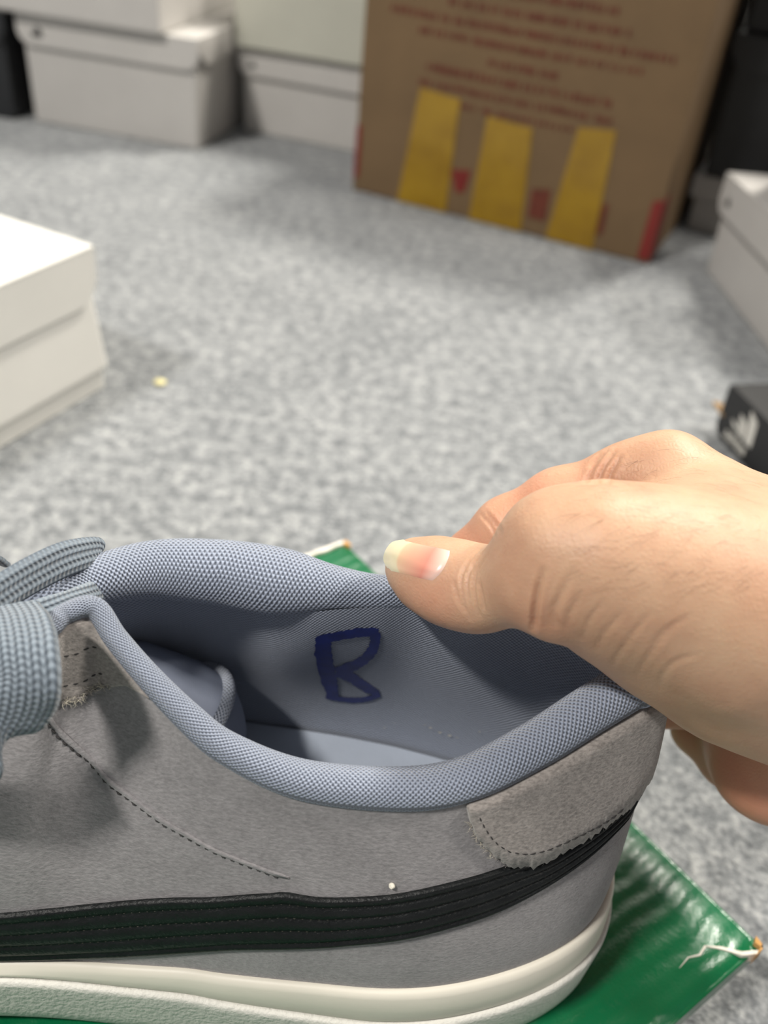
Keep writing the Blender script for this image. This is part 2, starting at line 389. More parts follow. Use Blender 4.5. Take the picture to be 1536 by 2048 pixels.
# ------------------------------------------------------------------ brown carton
def carton():
    w, d, h = 0.2862, 0.215, 0.30
    e = tag(empty('cardboard_carton', (-0.0629, 0.9036, 0), math.radians(-22.43)), 'brown cardboard carton with red print and yellow tape strips', 'carton')
    t = 0.003
    def panel(name, lo, hi): return boxmesh(name, lo, hi, MT['kraft'], e, 0.0012)
    # front panel bulges a little: a grid with a crease
    nx, nz = 25, 25; P = np.zeros((nx, nz, 3))
    for i in range(nx):
        for j in range(nz):
            x = w * i / (nx - 1); z = 0.0015 + (h - 0.0015) * j / (nz - 1)
            y = -0.006 * math.sin(math.pi * x / w) * math.sin(math.pi * min(1, z / 0.16) * 0.5) + 0.0012 * math.exp(-((z - 0.068) / 0.006) ** 2) * (x < 0.10)
            P[i, j] = (x, y, z)
    global CARTON_FRONT
    CARTON_FRONT = lambda x, z: -0.006 * math.sin(math.pi * min(max(x / w, 0), 1)) * math.sin(math.pi * min(1, max(z, 0) / 0.16) * 0.5) - 0.0006
    fr = sheet('front_panel', P, MT['kraft'], e)
    panel('side_panel', (0, 0.001, 0), (t, d, h)); panel('side_panel', (w - t, 0.001, 0), (w, d, h))
    panel('back_panel', (t, d - t, 0), (w - t, d, h)); panel('bottom_panel', (t, 0.002, 0), (w - t, d - t, t))
    tp = panel('top_flap', (t, 0.001, h - t), (w - t, d * 0.5, h)); panel('top_flap', (t, d * 0.5 + 0.001, h - t), (w - t, d - t, h))
    def patch(name, quad, mat, parent, lift=0.0, n=7):
        q = np.array(quad, float); G = np.zeros((n, n, 3))
        for i in range(n):
            for j in range(n):
                a, b = i / (n - 1), j / (n - 1)
                p = (1 - b) * ((1 - a) * q[3] + a * q[2]) + b * ((1 - a) * q[0] + a * q[1])
                z = max(p[1], 0.0012); G[i, j] = (p[0], CARTON_FRONT(p[0], z) - lift, z)
        o = sheet(name, G, mat, parent); return o
    for q in ([(0.0600, 0.1035), (0.0985, 0.1010), (0.0965, 0.001), (0.0470, 0.001)],
              [(0.1250, 0.0925), (0.1660, 0.0905), (0.1700, 0.001), (0.1195, 0.001)],
              [(0.2040, 0.0985), (0.2350, 0.1020), (0.2365, 0.001), (0.1935, 0.001)]):
        patch('tape_strip', q, MT['tape'], e, 0.0006)
    patch('red_corner_mark', [(0.0005, 0.059), (0.0045, 0.060), (0.0050, 0.014), (0.0005, 0.012)], MT['red'], e, 0.0003)
    patch('red_corner_mark', [(0.2775, 0.0535), (0.2858, 0.0560), (0.2858, 0.004), (0.2760, 0.004)], MT['red'], e, 0.0003)
    boxmesh('red_corner_mark', (w - 0.001, 0.0, 0.004), (w + 0.0004, 0.022, 0.056), MT['red'], e)
    boxmesh('red_corner_mark', (-0.0005, 0.0, 0.010), (0.001, 0.030, 0.060), MT['red'], e)
    patch('red_mark', [(0.0975, 0.041), (0.1160, 0.044), (0.1120, 0.024), (0.1040, 0.022)], MT['red'], e, 0.0003)
    patch('red_mark', [(0.0560, 0.052), (0.0600, 0.053), (0.0580, 0.020), (0.0530, 0.018)], MT['rust'], e, 0.0003)
    patch('red_mark', [(0.1740, 0.041), (0.1905, 0.044), (0.1905, 0.016), (0.1740, 0.016)], MT['rust'], e, 0.0003)
    patch('red_mark', [(0.2370, 0.042), (0.2420, 0.043), (0.2420, 0.016), (0.2370, 0.016)], MT['rust'], e, 0.0003)
    # unreadable printed lines: rows of small strokes
    for x0, x1, zc, hh in ((0.09, 0.215, 0.186, 0.0065), (0.0764, 0.2277, 0.1726, 0.0065), (0.0251, 0.2667, 0.1598, 0.0062), (0.0522, 0.2422, 0.1476, 0.006),
                           (0.1180, 0.1760, 0.1335, 0.006), (0.0640, 0.2270, 0.1208, 0.0072), (0.0560, 0.2300, 0.1080, 0.006), (0.0950, 0.2000, 0.0955, 0.005)):
        V = []; F = []; x = x0
        while x < x1:
            gw = random.uniform(0.0028, 0.0052)
            for k in range(3):
                a = x + random.uniform(0, gw * 0.6); ww = random.uniform(0.0010, 0.0022); z0 = zc - hh / 2 + random.uniform(0, hh * 0.35); z1 = zc + hh / 2 - random.uniform(0, hh * 0.35)
                b = len(V); y = CARTON_FRONT(a, zc) - 0.0002
                V += [(a, y, z0), (a + ww, y, z0), (a + ww, y, z1), (a, y, z1)]; F.append((b, b + 1, b + 2, b + 3))
            x += gw + (0.003 if random.random() < 0.16 else 0.0004)
        mesh('printed_line', V, F, MT['rust'], e, None, False)
carton()

# scrap on the carpet
def crumb():
    bm = bmesh.new(); bmesh.ops.create_icosphere(bm, subdivisions=2, radius=0.0032)
    for v in bm.verts:
        v.co *= random.uniform(0.8, 1.15); v.co.x *= 1.2; v.co.z = v.co.z * 0.45 + 0.0012
    me = bpy.data.meshes.new('scrap'); bm.to_mesh(me); bm.free(); me.materials.append(MT['crumb'])
    o = bpy.data.objects.new('paper_scrap', me); COL.objects.link(o); p = atz(320, 767, 0); o.location = tuple(p)
    tag(o, 'tiny pale yellow scrap lying on the carpet', 'scrap')
crumb()

# ------------------------------------------------------------------ green box lid under the shoe
ZL = 0.040
def green_lid():
    A = np.array([-0.0155, 0.3234, 0]); w, d = 0.2186, 0.335
    e = tag(empty('green_shoe_box', tuple(A), math.radians(-49.9)), 'flat glossy green cardboard box lying under the shoe', 'box')
    n, mm = 60, 80; P = np.zeros((n, mm, 3))
    for i in range(n):
        for j in range(mm):
            x = w * i / (n - 1); y = -d * j / (mm - 1)
            ed = min(x, w - x, -y, d + y)
            P[i, j] = (x, y, ZL - 0.0016 * math.exp(-(ed / 0.0022) ** 2) - 0.0003 * math.sin(x * 70) * min(1, ed / 0.02))
    top = sheet('top_panel', P, MT['green'], e)
    boxmesh('box_body', (0.0024, -d + 0.0024, 0), (w - 0.0024, -0.0024, ZL - 0.004), MT['green'], e, 0.001, 0.12)
    def side(lo, hi): boxmesh('rim_panel', lo, hi, MT['green'], e, 0.0006)
    zb, zt = ZL - 0.0100, ZL - 0.0012
    side((0, -0.0022, zb), (w, 0, zt)); side((0, -d, zb), (w, -d + 0.0022, zt))
    side((0, -d + 0.0022, zb), (0.0022, -0.0022, zt)); side((w - 0.0022, -d + 0.0022, zb), (w, -0.0022, zt))
    # torn paper: worn white edge at the far corner, ragged tear at the near right corner
    def rag(name, pts, wid, mat, z=0.0003):
        V = []; F = []
        for i, (x, y) in enumerate(pts):
            k = wid[i]
            V += [(x, y, ZL + z), (x + k[0], y + k[1], ZL + z)]
            V += [(x, y, ZL - 0.004), (x + k[0], y + k[1], ZL - 0.004)]
        for i in range(len(pts) - 1):
            a = 4 * i
            F += [(a, a + 4, a + 5, a + 1), (a, a + 2, a + 6, a + 4), (a + 1, a + 5, a + 7, a + 3)]
        F += [(0, 1, 3, 2), (len(V) - 4, len(V) - 2, len(V) - 1, len(V) - 3)]
        return mesh(name, V, F, mat, e, None, False)
    ys = np.linspace(-0.001, -0.075, 16)
    rag('worn_edge', [(-0.0006, y) for y in ys], [(0.0022 * random.uniform(0.6, 1.2), 0) for _ in ys], MT['torn'])
    rag('torn_corner', [(0.0, 0.0002), (0.002, 0.0004), (0.004, 0.0004)], [(0.001, -0.002), (0.0005, -0.002), (0.0002, -0.0006)], MT['orange'], 0.0006)
    # the ragged tear
    T = [(0.2190, -0.0030), (0.2165, -0.0075), (0.2120, -0.0115), (0.2090, -0.0155), (0.2098, -0.0190), (0.2085, -0.0225), (0.2092, -0.0270)]
    rag('tear', T, [(0.0006, -0.0011), (0.0009, -0.0008), (0.0010, -0.0003), (0.0006, 0.0003), (0.0006, 0.0001), (0.0004, 0.0001), (0.0001, 0)], MT['torn'])
    rag('torn_corner', [(0.2160, 0.0), (0.2186, -0.0005), (0.2195, -0.004)], [(0.001, -0.002), (0.001, -0.001), (0.0002, -0.002)], MT['orange'], 0.0006)
green_lid()

# ------------------------------------------------------------------ the shoe
SHOE = tag(empty('sneaker', (0.0, 0.157, ZL)), 'grey suede sneaker with black side stripe, held open at the collar', 'shoe')
SO = np.array([0.0, 0.157, ZL])
PER = 12
# nodes: (B x, B y, B z), T or collar-tube spec, bezier a, b, c
near = [  # B, T(px u, v, z) or xyz
    ((-0.2140, 0.160, 0.062), (-0.178, 0.158, 0.098), 0.030, 0.018, 0.0),
    ((-0.2030, 0.132, 0.062), (-0.165, 0.1575, 0.104), 0.033, 0.020, 0.0),
    ((-0.1780, 0.113, 0.063), (-0.148, 0.156, 0.112), 0.035, 0.024, 0.002),
    ((-0.1450, 0.107, 0.064), (-0.125, 0.149, 0.124), 0.035, 0.020, 0.006),
    ((-0.1120, 0.110, 0.066), (-0.098, 0.1435, 0.140), 0.035, 0.014, 0.012),
    ((-0.0800, 0.1140, 0.067), atz(60, 1292, 0.1515), 0.035, 0.008, 0.020),
    ((-0.0680, 0.1152, 0.067), atz(128, 1246, 0.1535), 0.034, 0.007, 0.020),
    ((-0.0600, 0.1157, 0.067), atz(185, 1236, 0.1530), 0.033, 0.006, 0.020),
    ((-0.0530, 0.1160, 0.067), atz(228, 1298, 0.1490), 0.031, 0.005, 0.019),
    ((-0.0440, 0.1162, 0.0675), atz(292, 1376, 0.1440), 0.029, 0.004, 0.017),
    ((-0.0350, 0.1163, 0.068), atz(370, 1460, 0.1380), 0.027, 0.003, 0.015),
    ((-0.0260, 0.1160, 0.068), atz(450, 1528, 0.1325), 0.025, 0.003, 0.014),
    ((-0.0080, 0.1156, 0.069), atz(600, 1598, 0.1270), 0.022, 0.0025, 0.013),
    ((0.0135, 0.1160, 0.0695), atz(800, 1620, 0.1260), 0.021, 0.0025, 0.013),
    ((0.0300, 0.1188, 0.070), atz(940, 1600, 0.1270), 0.021, 0.0025, 0.013),
    ((0.0470, 0.1250, 0.0705), atz(1080, 1535, 0.1310), 0.022, 0.0025, 0.013),
    ((0.0600, 0.1330, 0.071), atz(1200, 1462, 0.1360), 0.023, 0.0025, 0.013),
    ((0.0682, 0.1425, 0.072), atz(1283, 1408, 0.1395), 0.024, 0.0025, 0.013),
]
near_r = [0, 0, 0, 0, 0.0018, 0.0021, 0.0023, 0.0025, 0.0026, 0.0028, 0.0032, 0.0036, 0.0044, 0.0048, 0.0050, 0.0053, 0.0055, 0.0055]
far = [  # B, tube centre, tube radius, a, b, c, lining inset factor, lining drop
    ((0.0716, 0.1555, 0.072), (0.0635, 0.1565, 0.1430), 0.0052, 0.024, 0.0025, 0.013, 0.9, 0.002),
    ((0.0680, 0.1690, 0.072), (0.0560, 0.1665, 0.1450), 0.0050, 0.024, 0.0025, 0.013, 0.9, 0.002),
    ((0.0560, 0.1815, 0.071), tuple(atz(1090, 1222, 0.1465)), 0.0048, 0.024, 0.0025, 0.013, 0.9, 0.002),
    ((0.0360, 0.1895, 0.070), tuple(atz(960, 1205, 0.1455)), 0.0048, 0.024, 0.0025, 0.013, 0.9, 0.002),
    ((0.0160, 0.1940, 0.070), tuple(atz(850, 1186, 0.1440)), 0.0042, 0.024, 0.003, 0.013, 0.98, 0.001),
    ((0.0010, 0.1960, 0.069), tuple(atz(762, 1185, 0.1430)), 0.0044, 0.024, 0.003, 0.013, 1.0, 0.001),
    ((-0.0110, 0.1970, 0.069), tuple(atz(670, 1177, 0.1420)), 0.0058, 0.024, 0.003, 0.013, 1.0, 0.002),
    ((-0.0260, 0.1978, 0.068), tuple(atz(560, 1164, 0.1415)), 0.0086, 0.024, 0.003, 0.013, 0.55, 0.006),
    ((-0.0430, 0.1990, 0.068), tuple(atz(430, 1144, 0.1425)), 0.0082, 0.026, 0.004, 0.014, 0.05, 0.006),
    ((-0.0600, 0.2003, 0.067), tuple(atz(300, 1140, 0.1440)), 0.0072, 0.028, 0.005, 0.016, 0.0, 0.005),
    ((-0.0720, 0.2015, 0.067), tuple(atz(170, 1166, 0.1465)), 0.0055, 0.030, 0.006, 0.018, 0.0, 0.004),
    ((-0.0860, 0.2030, 0.067), tuple(atz(50, 1215, 0.1470)), 0.0044, 0.032, 0.008, 0.020, 0.0, 0.003),
    ((-0.1120, 0.2070, 0.066), (-0.103, 0.170, 0.1380), 0.0022, 0.035, 0.014, 0.012, 0.0, 0.002),
    ((-0.1450, 0.2080, 0.064), (-0.125, 0.164, 0.1240), 0.0, 0.035, 0.020, 0.006, 0.0, 0.0),
    ((-0.1780, 0.2030, 0.063), (-0.148, 0.159, 0.1120), 0.0, 0.035, 0.024, 0.002, 0.0, 0.0),
    ((-0.2000, 0.1900, 0.062), (-0.165, 0.158, 0.1040), 0.0, 0.033, 0.020, 0.0, 0.0, 0.0),
    ((-0.2125, 0.1740, 0.062), (-0.176, 0.158, 0.0990), 0.0, 0.030, 0.018, 0.0, 0.0, 0.0),
]
NB = np.array([n[0] for n in near] + [f[0] for f in far], float)
tg = np.roll(NB, -1, 0) - np.roll(NB, 1, 0); NO = np.stack([tg[:, 1], -tg[:, 0], 0 * tg[:, 0]], 1); NO /= np.linalg.norm(NO, axis=1)[:, None]
nn = len(near)
NTt = np.zeros_like(NB); NR = np.zeros_like(NB); NRad = np.zeros(len(NB)); NK = np.zeros((len(NB), 2)); NABC = np.zeros((len(NB), 3))
for i, (b, t, a, bb, c) in enumerate(near):
    NTt[i] = t; r = near_r[i]; NRad[i] = r; NABC[i] = (a, bb, c)
    NR[i] = NTt[i] - NO[i] * r * 0.80 + np.array([0, 0, r * 0.45]); NK[i] = (0.9, 0.002)
for i, (b, rc, r, a, bb, c, k, dr) in enumerate(far):
    i += nn; NR[i] = rc; NRad[i] = r; NABC[i] = (a, bb, c); NK[i] = (k, dr)
    NTt[i] = NR[i] + NO[i] * r * 0.85 - np.array([0, 0, r * 0.45])
SB = cat(NB, PER, True); ST = cat(NTt, PER, True); SN = cat(NO, PER, True); SN /= np.linalg.norm(SN, axis=1)[:, None]
SABC = cat(NABC, PER, True); SR = cat(NR, PER, True); SRad = np.maximum(cat(NRad[:, None], PER, True)[:, 0], 0.0012); SK = cat(NK, PER, True)
NS = len(SB)
zz = np.array([0, 0, 1.0])
def interp(Arr, s):
    s = np.asarray(s, float) % NS; i = np.floor(s).astype(int) % NS; f = (s - np.floor(s))
    f = f.reshape(f.shape + (1,) * (Arr.ndim - 1))
    return Arr[i] * (1 - f) + Arr[(i + 1) % NS] * f
def wall(s, t):
    """outer surface of the upper: s sample index around the shoe, t 0 (sole) .. 1 (collar)"""
    s = np.asarray(s, float); t = np.asarray(t, float)[..., None]
    b, T, no, abc = interp(SB, s), interp(ST, s), interp(SN, s), interp(SABC, s)
    c1 = b + zz * abc[..., 0:1] + no * 0.0015; c2 = T + no * abc[..., 1:2] - zz * abc[..., 2:3]
    return b * (1 - t) ** 3 + 3 * c1 * t * (1 - t) ** 2 + 3 * c2 * t * t * (1 - t) + T * t ** 3
def wallN(s, t):
    e = 0.25
    ds = wall(np.asarray(s) + e, t) - wall(np.asarray(s) - e, t)
    dt = wall(s, np.minimum(np.asarray(t) + 0.01, 1.0)) - wall(s, np.maximum(np.asarray(t) - 0.01, 0.0))
    n = np.cross(ds, dt); return n / (np.linalg.norm(n, axis=-1)[..., None] + 1e-12)
MTT = 30
ss, tt = np.meshgrid(np.arange(NS), np.linspace(0, 1, MTT), indexing='ij')
WG = wall(ss, tt)
# a shallow overlay step along the seam line is left to the stitching; panel surface itself:
sheet('upper', WG, MT['suede'], SHOE, cu=True, off=SO)
WF = gridfaces(NS, MTT, True, False)
WBVH = BVHTree.FromPolygons([tuple(v) for v in WG.reshape(-1, 3)], WF)
def px_st(u, v):
    d = ray(u, v); hit = WBVH.ray_cast(Vector(CC), Vector(d).normalized())
    if hit[0] is None: return None
    i, j = divmod(hit[2], MTT - 1); p = np.array(hit[0])
    best = None
    for a in np.linspace(0, 1, 9):
        for b in np.linspace(0, 1, 9):
            q = wall(np.array(i + a), np.array((j + b) / (MTT - 1))); dd = np.linalg.norm(q - p)
            if best is None or dd < best[0]: best = (dd, i + a, (j + b) / (MTT - 1))
    return best[1], best[2]
def st_line(px, per=8, extra=()):
    L = [px_st(u, v) for u, v in px]; L = [q for q in L if q is not None and 2.5 * PER < q[0] < 18 * PER] + list(extra)
    return cat(np.array(L), per)
def resample(L, n):
    d = np.linalg.norm(np.diff(L * np.array([0.0018, 0.06]), axis=0), axis=1); u = np.concatenate([[0], np.cumsum(d)]); u /= u[-1]
    return np.stack([np.interp(np.linspace(0, 1, n), u, L[:, k]) for k in range(L.shape[1])], 1)

def overlay(name, top, bot, mat, n, m, thick, prof=None, jitter=0.0, parent=None):
    """raised patch on the upper between two (s,t) polylines"""
    A = resample(top, n); B = resample(bot, n)
    k = np.linspace(0, 1, m)
    if jitter:
        jj = RNG.normal(0, jitter, n); B = B + np.stack([jj * 14, jj], 1)
    S = A[:, None, 0] * (1 - k) + B[:, None, 0] * k; T = np.clip(A[:, None, 1] * (1 - k) + B[:, None, 1] * k, 0.0, 1.0)
    P = wall(S, T); N = wallN(S, T)
    h = np.full((n, m), thick)
    if prof is not None: h = h * prof(k)[None, :]
    G = P + N * h[..., None]
    rim0 = (P - N * 0.0004)
    V = G.copy(); V[0] = rim0[0]; V[-1] = rim0[-1]; V[:, 0] = rim0[:, 0]; V[:, -1] = rim0[:, -1]
    # keep edges steep: first interior ring close to the border
    V[1] = P[0] * 0.97 + P[1] * 0.03 + N[0] * h[1][:, None] * 0.9; V[-2] = P[-1] * 0.97 + P[-2] * 0.03 + N[-1] * h[-2][:, None] * 0.9
    V[:, 1] = P[:, 0] * 0.97 + P[:, 1] * 0.03 + N[:, 0] * h[:, 1][:, None] * 0.9; V[:, -2] = P[:, -1] * 0.97 + P[:, -2] * 0.03 + N[:, -1] * h[:, -2][:, None] * 0.9
    V[0] = rim0[0]; V[-1] = rim0[-1]; V[:, 0] = rim0[:, 0]; V[:, -1] = rim0[:, -1]
    return sheet(name, V, mat, parent or SHOE, off=SO)

def stitches(name, L, step, length, rad, mat, parent=None, lift=0.0003, wob=0.0):
    """a run of short thread dashes as one mesh along an (s,t) polyline"""
    P = wall(L[:, 0], L[:, 1]); N = wallN(L[:, 0], L[:, 1])
    d = np.concatenate([[0], np.cumsum(np.linalg.norm(np.diff(P, axis=0), axis=1))])
    V = []; F = []; x = 0.0
    f = lambda A, q: np.array([np.interp(q, d, A[:, k]) for k in range(3)])
    while x + length < d[-1]:
        a = f(P, x) ; b = f(P, x + length); n = f(N, x); t = b - a; t /= np.linalg.norm(t); s = np.cross(n, t)
        a = a + n * lift + s * random.uniform(-wob, wob); b = b + n * lift + s * random.uniform(-wob, wob)
        m0 = (a + b) / 2 + n * rad * 0.8; base = len(V)
        for c, k in ((a - n * rad * 1.0, 0.7), (m0, 1.0), (b - n * rad * 1.0, 0.7)):
            for q in range(6):
                an = q * math.pi / 3; V.append(c + (s * math.cos(an) + n * math.sin(an)) * rad * k)
        for r in range(2):
            for q in range(6): F.append((base + r * 6 + q, base + r * 6 + (q + 1) % 6, base + (r + 1) * 6 + (q + 1) % 6, base + (r + 1) * 6 + q))
        F += [tuple(base + 5 - q for q in range(6)), tuple(base + 12 + q for q in range(6))]
        x += step
    return mesh(name, V, F, mat, parent or SHOE, None, True, SO)

def fibres(name, L, count, mat, ln=(0.0006, 0.0016), rad=0.00006, parent=None):
    V = []; F = []
    for _ in range(count):
        q = random.random() * (len(L) - 1); i = int(q); st = L[i] * (1 - q + i) + L[min(i + 1, len(L) - 1)] * (q - i)
        p = wall(np.array(st[0]), np.array(st[1])); n = wallN(np.array(st[0]), np.array(st[1]))
        d = np.array([random.gauss(0, 1), random.gauss(0, 0.6), random.gauss(-0.6, 0.8)]); d -= n * (d @ n) * 0.7; d /= np.linalg.norm(d)
        l = random.uniform(*ln); s = np.cross(d, n); b = len(V); p = p + n * 0.0009
        for k in range(4):
            c = p + d * l * k / 3 + n * l * 0.35 * math.sin(k * 0.9) + s * l * 0.25 * math.sin(k * 1.3 + b)
            w = rad * (1 - k * 0.2)
            V += [c - s * w, c + n * w, c + s * w]
        for k in range(3):
            for q2 in range(3): F.append((b + k * 3 + q2, b + k * 3 + (q2 + 1) % 3, b + k * 3 + 3 + (q2 + 1) % 3, b + k * 3 + 3 + q2))
    o = mesh(name, V, F, mat, parent or SHOE, None, True, SO); tag(o, kind='stuff'); return o

# ---- black side stripe with stitched ribs
st_top = st_line([(-330, 1850), (-180, 1842), (0, 1825), (190, 1808), (400, 1795), (530, 1787), (570, 1784), (640, 1795), (740, 1792), (880, 1770), (1000, 1735), (1090, 1708), (1150, 1676), (1205, 1638), (1245, 1604)])
st_top = np.vstack([st_top, [(17.3 * PER, st_top[-1, 1] + 0.01), (18.6 * PER, st_top[-1, 1] + 0.02)]])
st_bot = st_line([(-330, 1912), (-180, 1916), (0, 1914), (100, 1912), (250, 1906), (400, 1897), (600, 1890), (740, 1880), (880, 1855), (1000, 1815), (1100, 1762), (1180, 1704), (1225, 1662), (1250, 1634)])
st_bot = np.vstack([st_bot, [(17.3 * PER, st_bot[-1, 1] + 0.04), (18.6 * PER, st_bot[-1, 1] + 0.07)]])
def ribs(k): return 0.45 + 0.55 * np.abs(np.sin((np.clip(k, 0.02, 0.98) - 0.175) * math.pi / 0.2435)) ** 0.7
stripe = overlay('side_stripe', st_top, st_bot, MT['leather'], 120, 61, 0.0014, ribs)
for q in (0.175, 0.42, 0.665, 0.90):
    A = resample(st_top, 90); B = resample(st_bot, 90)
    stitches('stripe_stitching', A * (1 - q) + B * q, 0.0019, 0.0013, 0.00016, MT['thread3'], stripe, 0.0006, 0.00005)
# ---- heel patch
hp_top = st_line([(931, 1612), (985, 1592), (1040, 1563), (1100, 1529), (1160, 1493), (1215, 1458), (1262, 1428)])
hp_top[:, 1] = np.clip(hp_top[:, 1] + 0.02, 0, 0.995)
hp_bot = st_line([(938, 1640), (955, 1672), (985, 1702), (1020, 1719), (1065, 1719), (1115, 1696), (1175, 1662), (1225, 1625), (1256, 1596)])
s_end = 17.6 * PER
hp_top = np.vstack([hp_top, [(18.5 * PER, 0.99), (19.6 * PER, 0.99), (21.0 * PER, 0.99)]])
hp_bot = np.vstack([hp_bot, [(17.4 * PER, hp_bot[-1, 1] + 0.02), (18.5 * PER, hp_bot[-1, 1] + 0.0), (19.6 * PER, hp_bot[-1, 1] - 0.05), (21.0 * PER, 0.45)]])
patch_o = overlay('heel_patch', hp_top, hp_bot, MT['suede2'], 150, 14, 0.0025, None, 0.006)
L = st_line([(950, 1618), (965, 1650), (995, 1682), (1035, 1695), (1085, 1687), (1140, 1664), (1200, 1632), (1240, 1602)])
stitches('patch_stitching', L, 0.0022, 0.0020, 0.00016, MT['thread'], patch_o, 0.00245, 0.00015)
fibres('frayed_edge', hp_bot[:66], 260, MT['suede2'], (0.0006, 0.0017), 0.00009, patch_o)
fibres('frayed_edge', hp_bot[:20], 50, MT['thread2'], (0.0006, 0.002), 0.00006, patch_o)
# ---- quarter seam
L = st_line([(60, 1412), (100, 1455), (150, 1503), (200, 1550), (260, 1600), (330, 1650), (410, 1695), (490, 1730), (570, 1757)])
seam = stitches('quarter_seam', L, 0.0021, 0.0016, 0.00028, MT['thread'], None, 0.0001, 0.0002)
def seam_edge(L):
    top = L + np.array([0.0, 0.012]); return top
overlay('seam_edge', resample(L, 60) + np.array([0.9, 0.018]), resample(L, 60) + np.array([0.25, 0.004]), MT['suede'], 60, 7, 0.00045)
# ---- eyestay tab
ey_l = np.stack([np.linspace(5.0, 9.0, 30) * PER, np.full(30, 0.985)], 1); ey_r = st_line([(40, 1412), (85, 1408), (124, 1402), (170, 1388), (225, 1374), (252, 1369)], 8, [(9.15 * PER, 0.983)])
eye = overlay('eyestay_tab', ey_l, ey_r, MT['suede2'], 50, 24, 0.0009, None, 0.002)
for pts in ([(105, 1316), (150, 1306), (200, 1293), (238, 1283)], [(118, 1372), (165, 1360), (215, 1347), (262, 1337)], [(122, 1398), (170, 1388), (225, 1374), (280, 1362)]):
    L = st_line(pts); stitches('tab_stitching', L, 0.0024, 0.0019, 0.00020, MT['thread'], eye, 0.0008, 0.0002)
L = st_line([(124, 1402), (170, 1386), (225, 1371), (290, 1358)])
fibres('frayed_edge', L, 60, MT['thread2'], (0.0006, 0.0022), 0.00006, eye); fibres('frayed_edge', L, 90, MT['suede2'], (0.0006, 0.0014), 0.00009, eye)
# ---- little white speck on the suede
q = px_st(784, 1770)
p = wall(np.array(q[0]), np.array(q[1])); nrm = wallN(np.array(q[0]), np.array(q[1]))
bm = bmesh.new(); bmesh.ops.create_icosphere(bm, subdivisions=2, radius=0.00075)
for v in bm.verts: v.co *= random.uniform(0.85, 1.1)
me = bpy.data.meshes.new('speck'); bm.to_mesh(me); bm.free(); me.materials.append(MT['rubber'])
o = bpy.data.objects.new('paint_speck', me); COL.objects.link(o); o.location = tuple(p + nrm * 0.0004 - SO); o.parent = SHOE

# ---- sole
tgs = np.roll(SB, -1, 0) - np.roll(SB, 1, 0)
SNn = np.stack([tgs[:, 1], -tgs[:, 0], 0 * tgs[:, 0]], 1); SNn /= np.linalg.norm(SNn, axis=1)[:, None]
xs = SB[:, 0]
botz = ZL + np.interp(-xs, [-0.08, 0.050, 0.085, 0.13, 0.17, 0.215], [0, 0, 0.0035, 0.0045, 0.006, 0.014])
ridge = SB[:, 2] - np.interp(-xs, [-0.08, -0.01, 0.03, 0.08, 0.22], [0.0125, 0.0120, 0.0085, 0.0040, 0.0040])
def ring(off, z): return np.stack([SB[:, 0] + SNn[:, 0] * off, SB[:, 1] + SNn[:, 1] * off, z], 1)
band = np.stack([ring(-0.006, SB[:, 2] - 0.002), ring(-0.0006, SB[:, 2] - 0.0002), ring(0.0006, SB[:, 2] + 0.0004), ring(0.0016, SB[:, 2] - 0.0002), ring(0.0022, SB[:, 2] - 0.0016),
                 ring(0.0026, SB[:, 2] * 0.5 + ridge * 0.5), ring(0.0028, ridge + 0.0012), ring(0.0020, ridge + 0.0002)], 1)
sheet('midsole_band', band, MT['rubber'], SHOE, cu=True, off=SO)
h_ = ridge - botz
wallr = np.stack([ring(0.0014, ridge + 0.0002), ring(0.0034, ridge + 0.0004), ring(0.0040, ridge - 0.0002), ring(0.0041, ridge - 0.0016)] +
                 [ring(0.0041 - 0.0012 * k, ridge - 0.0016 - (h_ - 0.0032) * k) for k in (0.25, 0.5, 0.75, 1.0)] + [ring(0.0022, botz + 0.0006), ring(0.0006, botz), ring(-0.004, botz)], 1)
sw = sheet('sole_sidewall', wallr, MT['sidewall'], SHOE, cu=True, off=SO)
btm = ring(-0.004, botz)
mesh('outsole', btm, [tuple(range(NS))[::-1]], MT['sidewall'], SHOE, None, False, SO)

# ---- padded collar, lining, insole
i0, i1 = 4 * PER, (nn + 12) * PER
tube('collar', SR[i0:i1], SRad[i0:i1], MT['knit'], SHOE, 28, SO)
# pale piping where collar meets the suede at the near side
INS = 0.0085
def ins_z(x): return np.interp(-x, [-0.07, 0.02, 0.08, 0.21], [0.0740, 0.0735, 0.0720, 0.0690])
insl = SB - SNn * INS; insl[:, 2] = ins_z(insl[:, 0])
Ltop = SR - SN * (SRad * SK[:, 0])[:, None] - zz * SK[:, 1][:, None]
sel = np.arange(4 * PER, (nn + 13) * PER)
kk = np.linspace(0, 1, 26)
b0 = insl[sel] + SNn[sel] * 0.001 - zz * 0.003; t0 = Ltop[sel]
inw = -SNn[sel]
c1 = b0 + zz * 0.022 - inw * 0.002; c2 = t0 - zz * 0.024 - inw * 0.003
LG = (b0[:, None] * ((1 - kk) ** 3)[None, :, None] + 3 * c1[:, None] * (kk * (1 - kk) ** 2)[None, :, None] + 3 * c2[:, None] * (kk ** 2 * (1 - kk))[None, :, None] + t0[:, None] * (kk ** 3)[None, :, None])
sheet('lining', LG, MT['lining'], SHOE, off=SO)
LBVH = BVHTree.FromPolygons([tuple(v) for v in LG.reshape(-1, 3)], gridfaces(len(sel), 26))
mesh('insole', np.vstack([insl]), [tuple(range(NS))], MT['insole'], SHOE, None, False, SO)
insl2 = insl - zz * 0.004
# inner backing of the vamp so the shoe is closed from inside
sheet('vamp_lining', wall(ss, tt)[:, ::3] - np.stack([SN] * 10, 1) * 0.002, MT['lining'], SHOE, cu=True, off=SO) if False else None

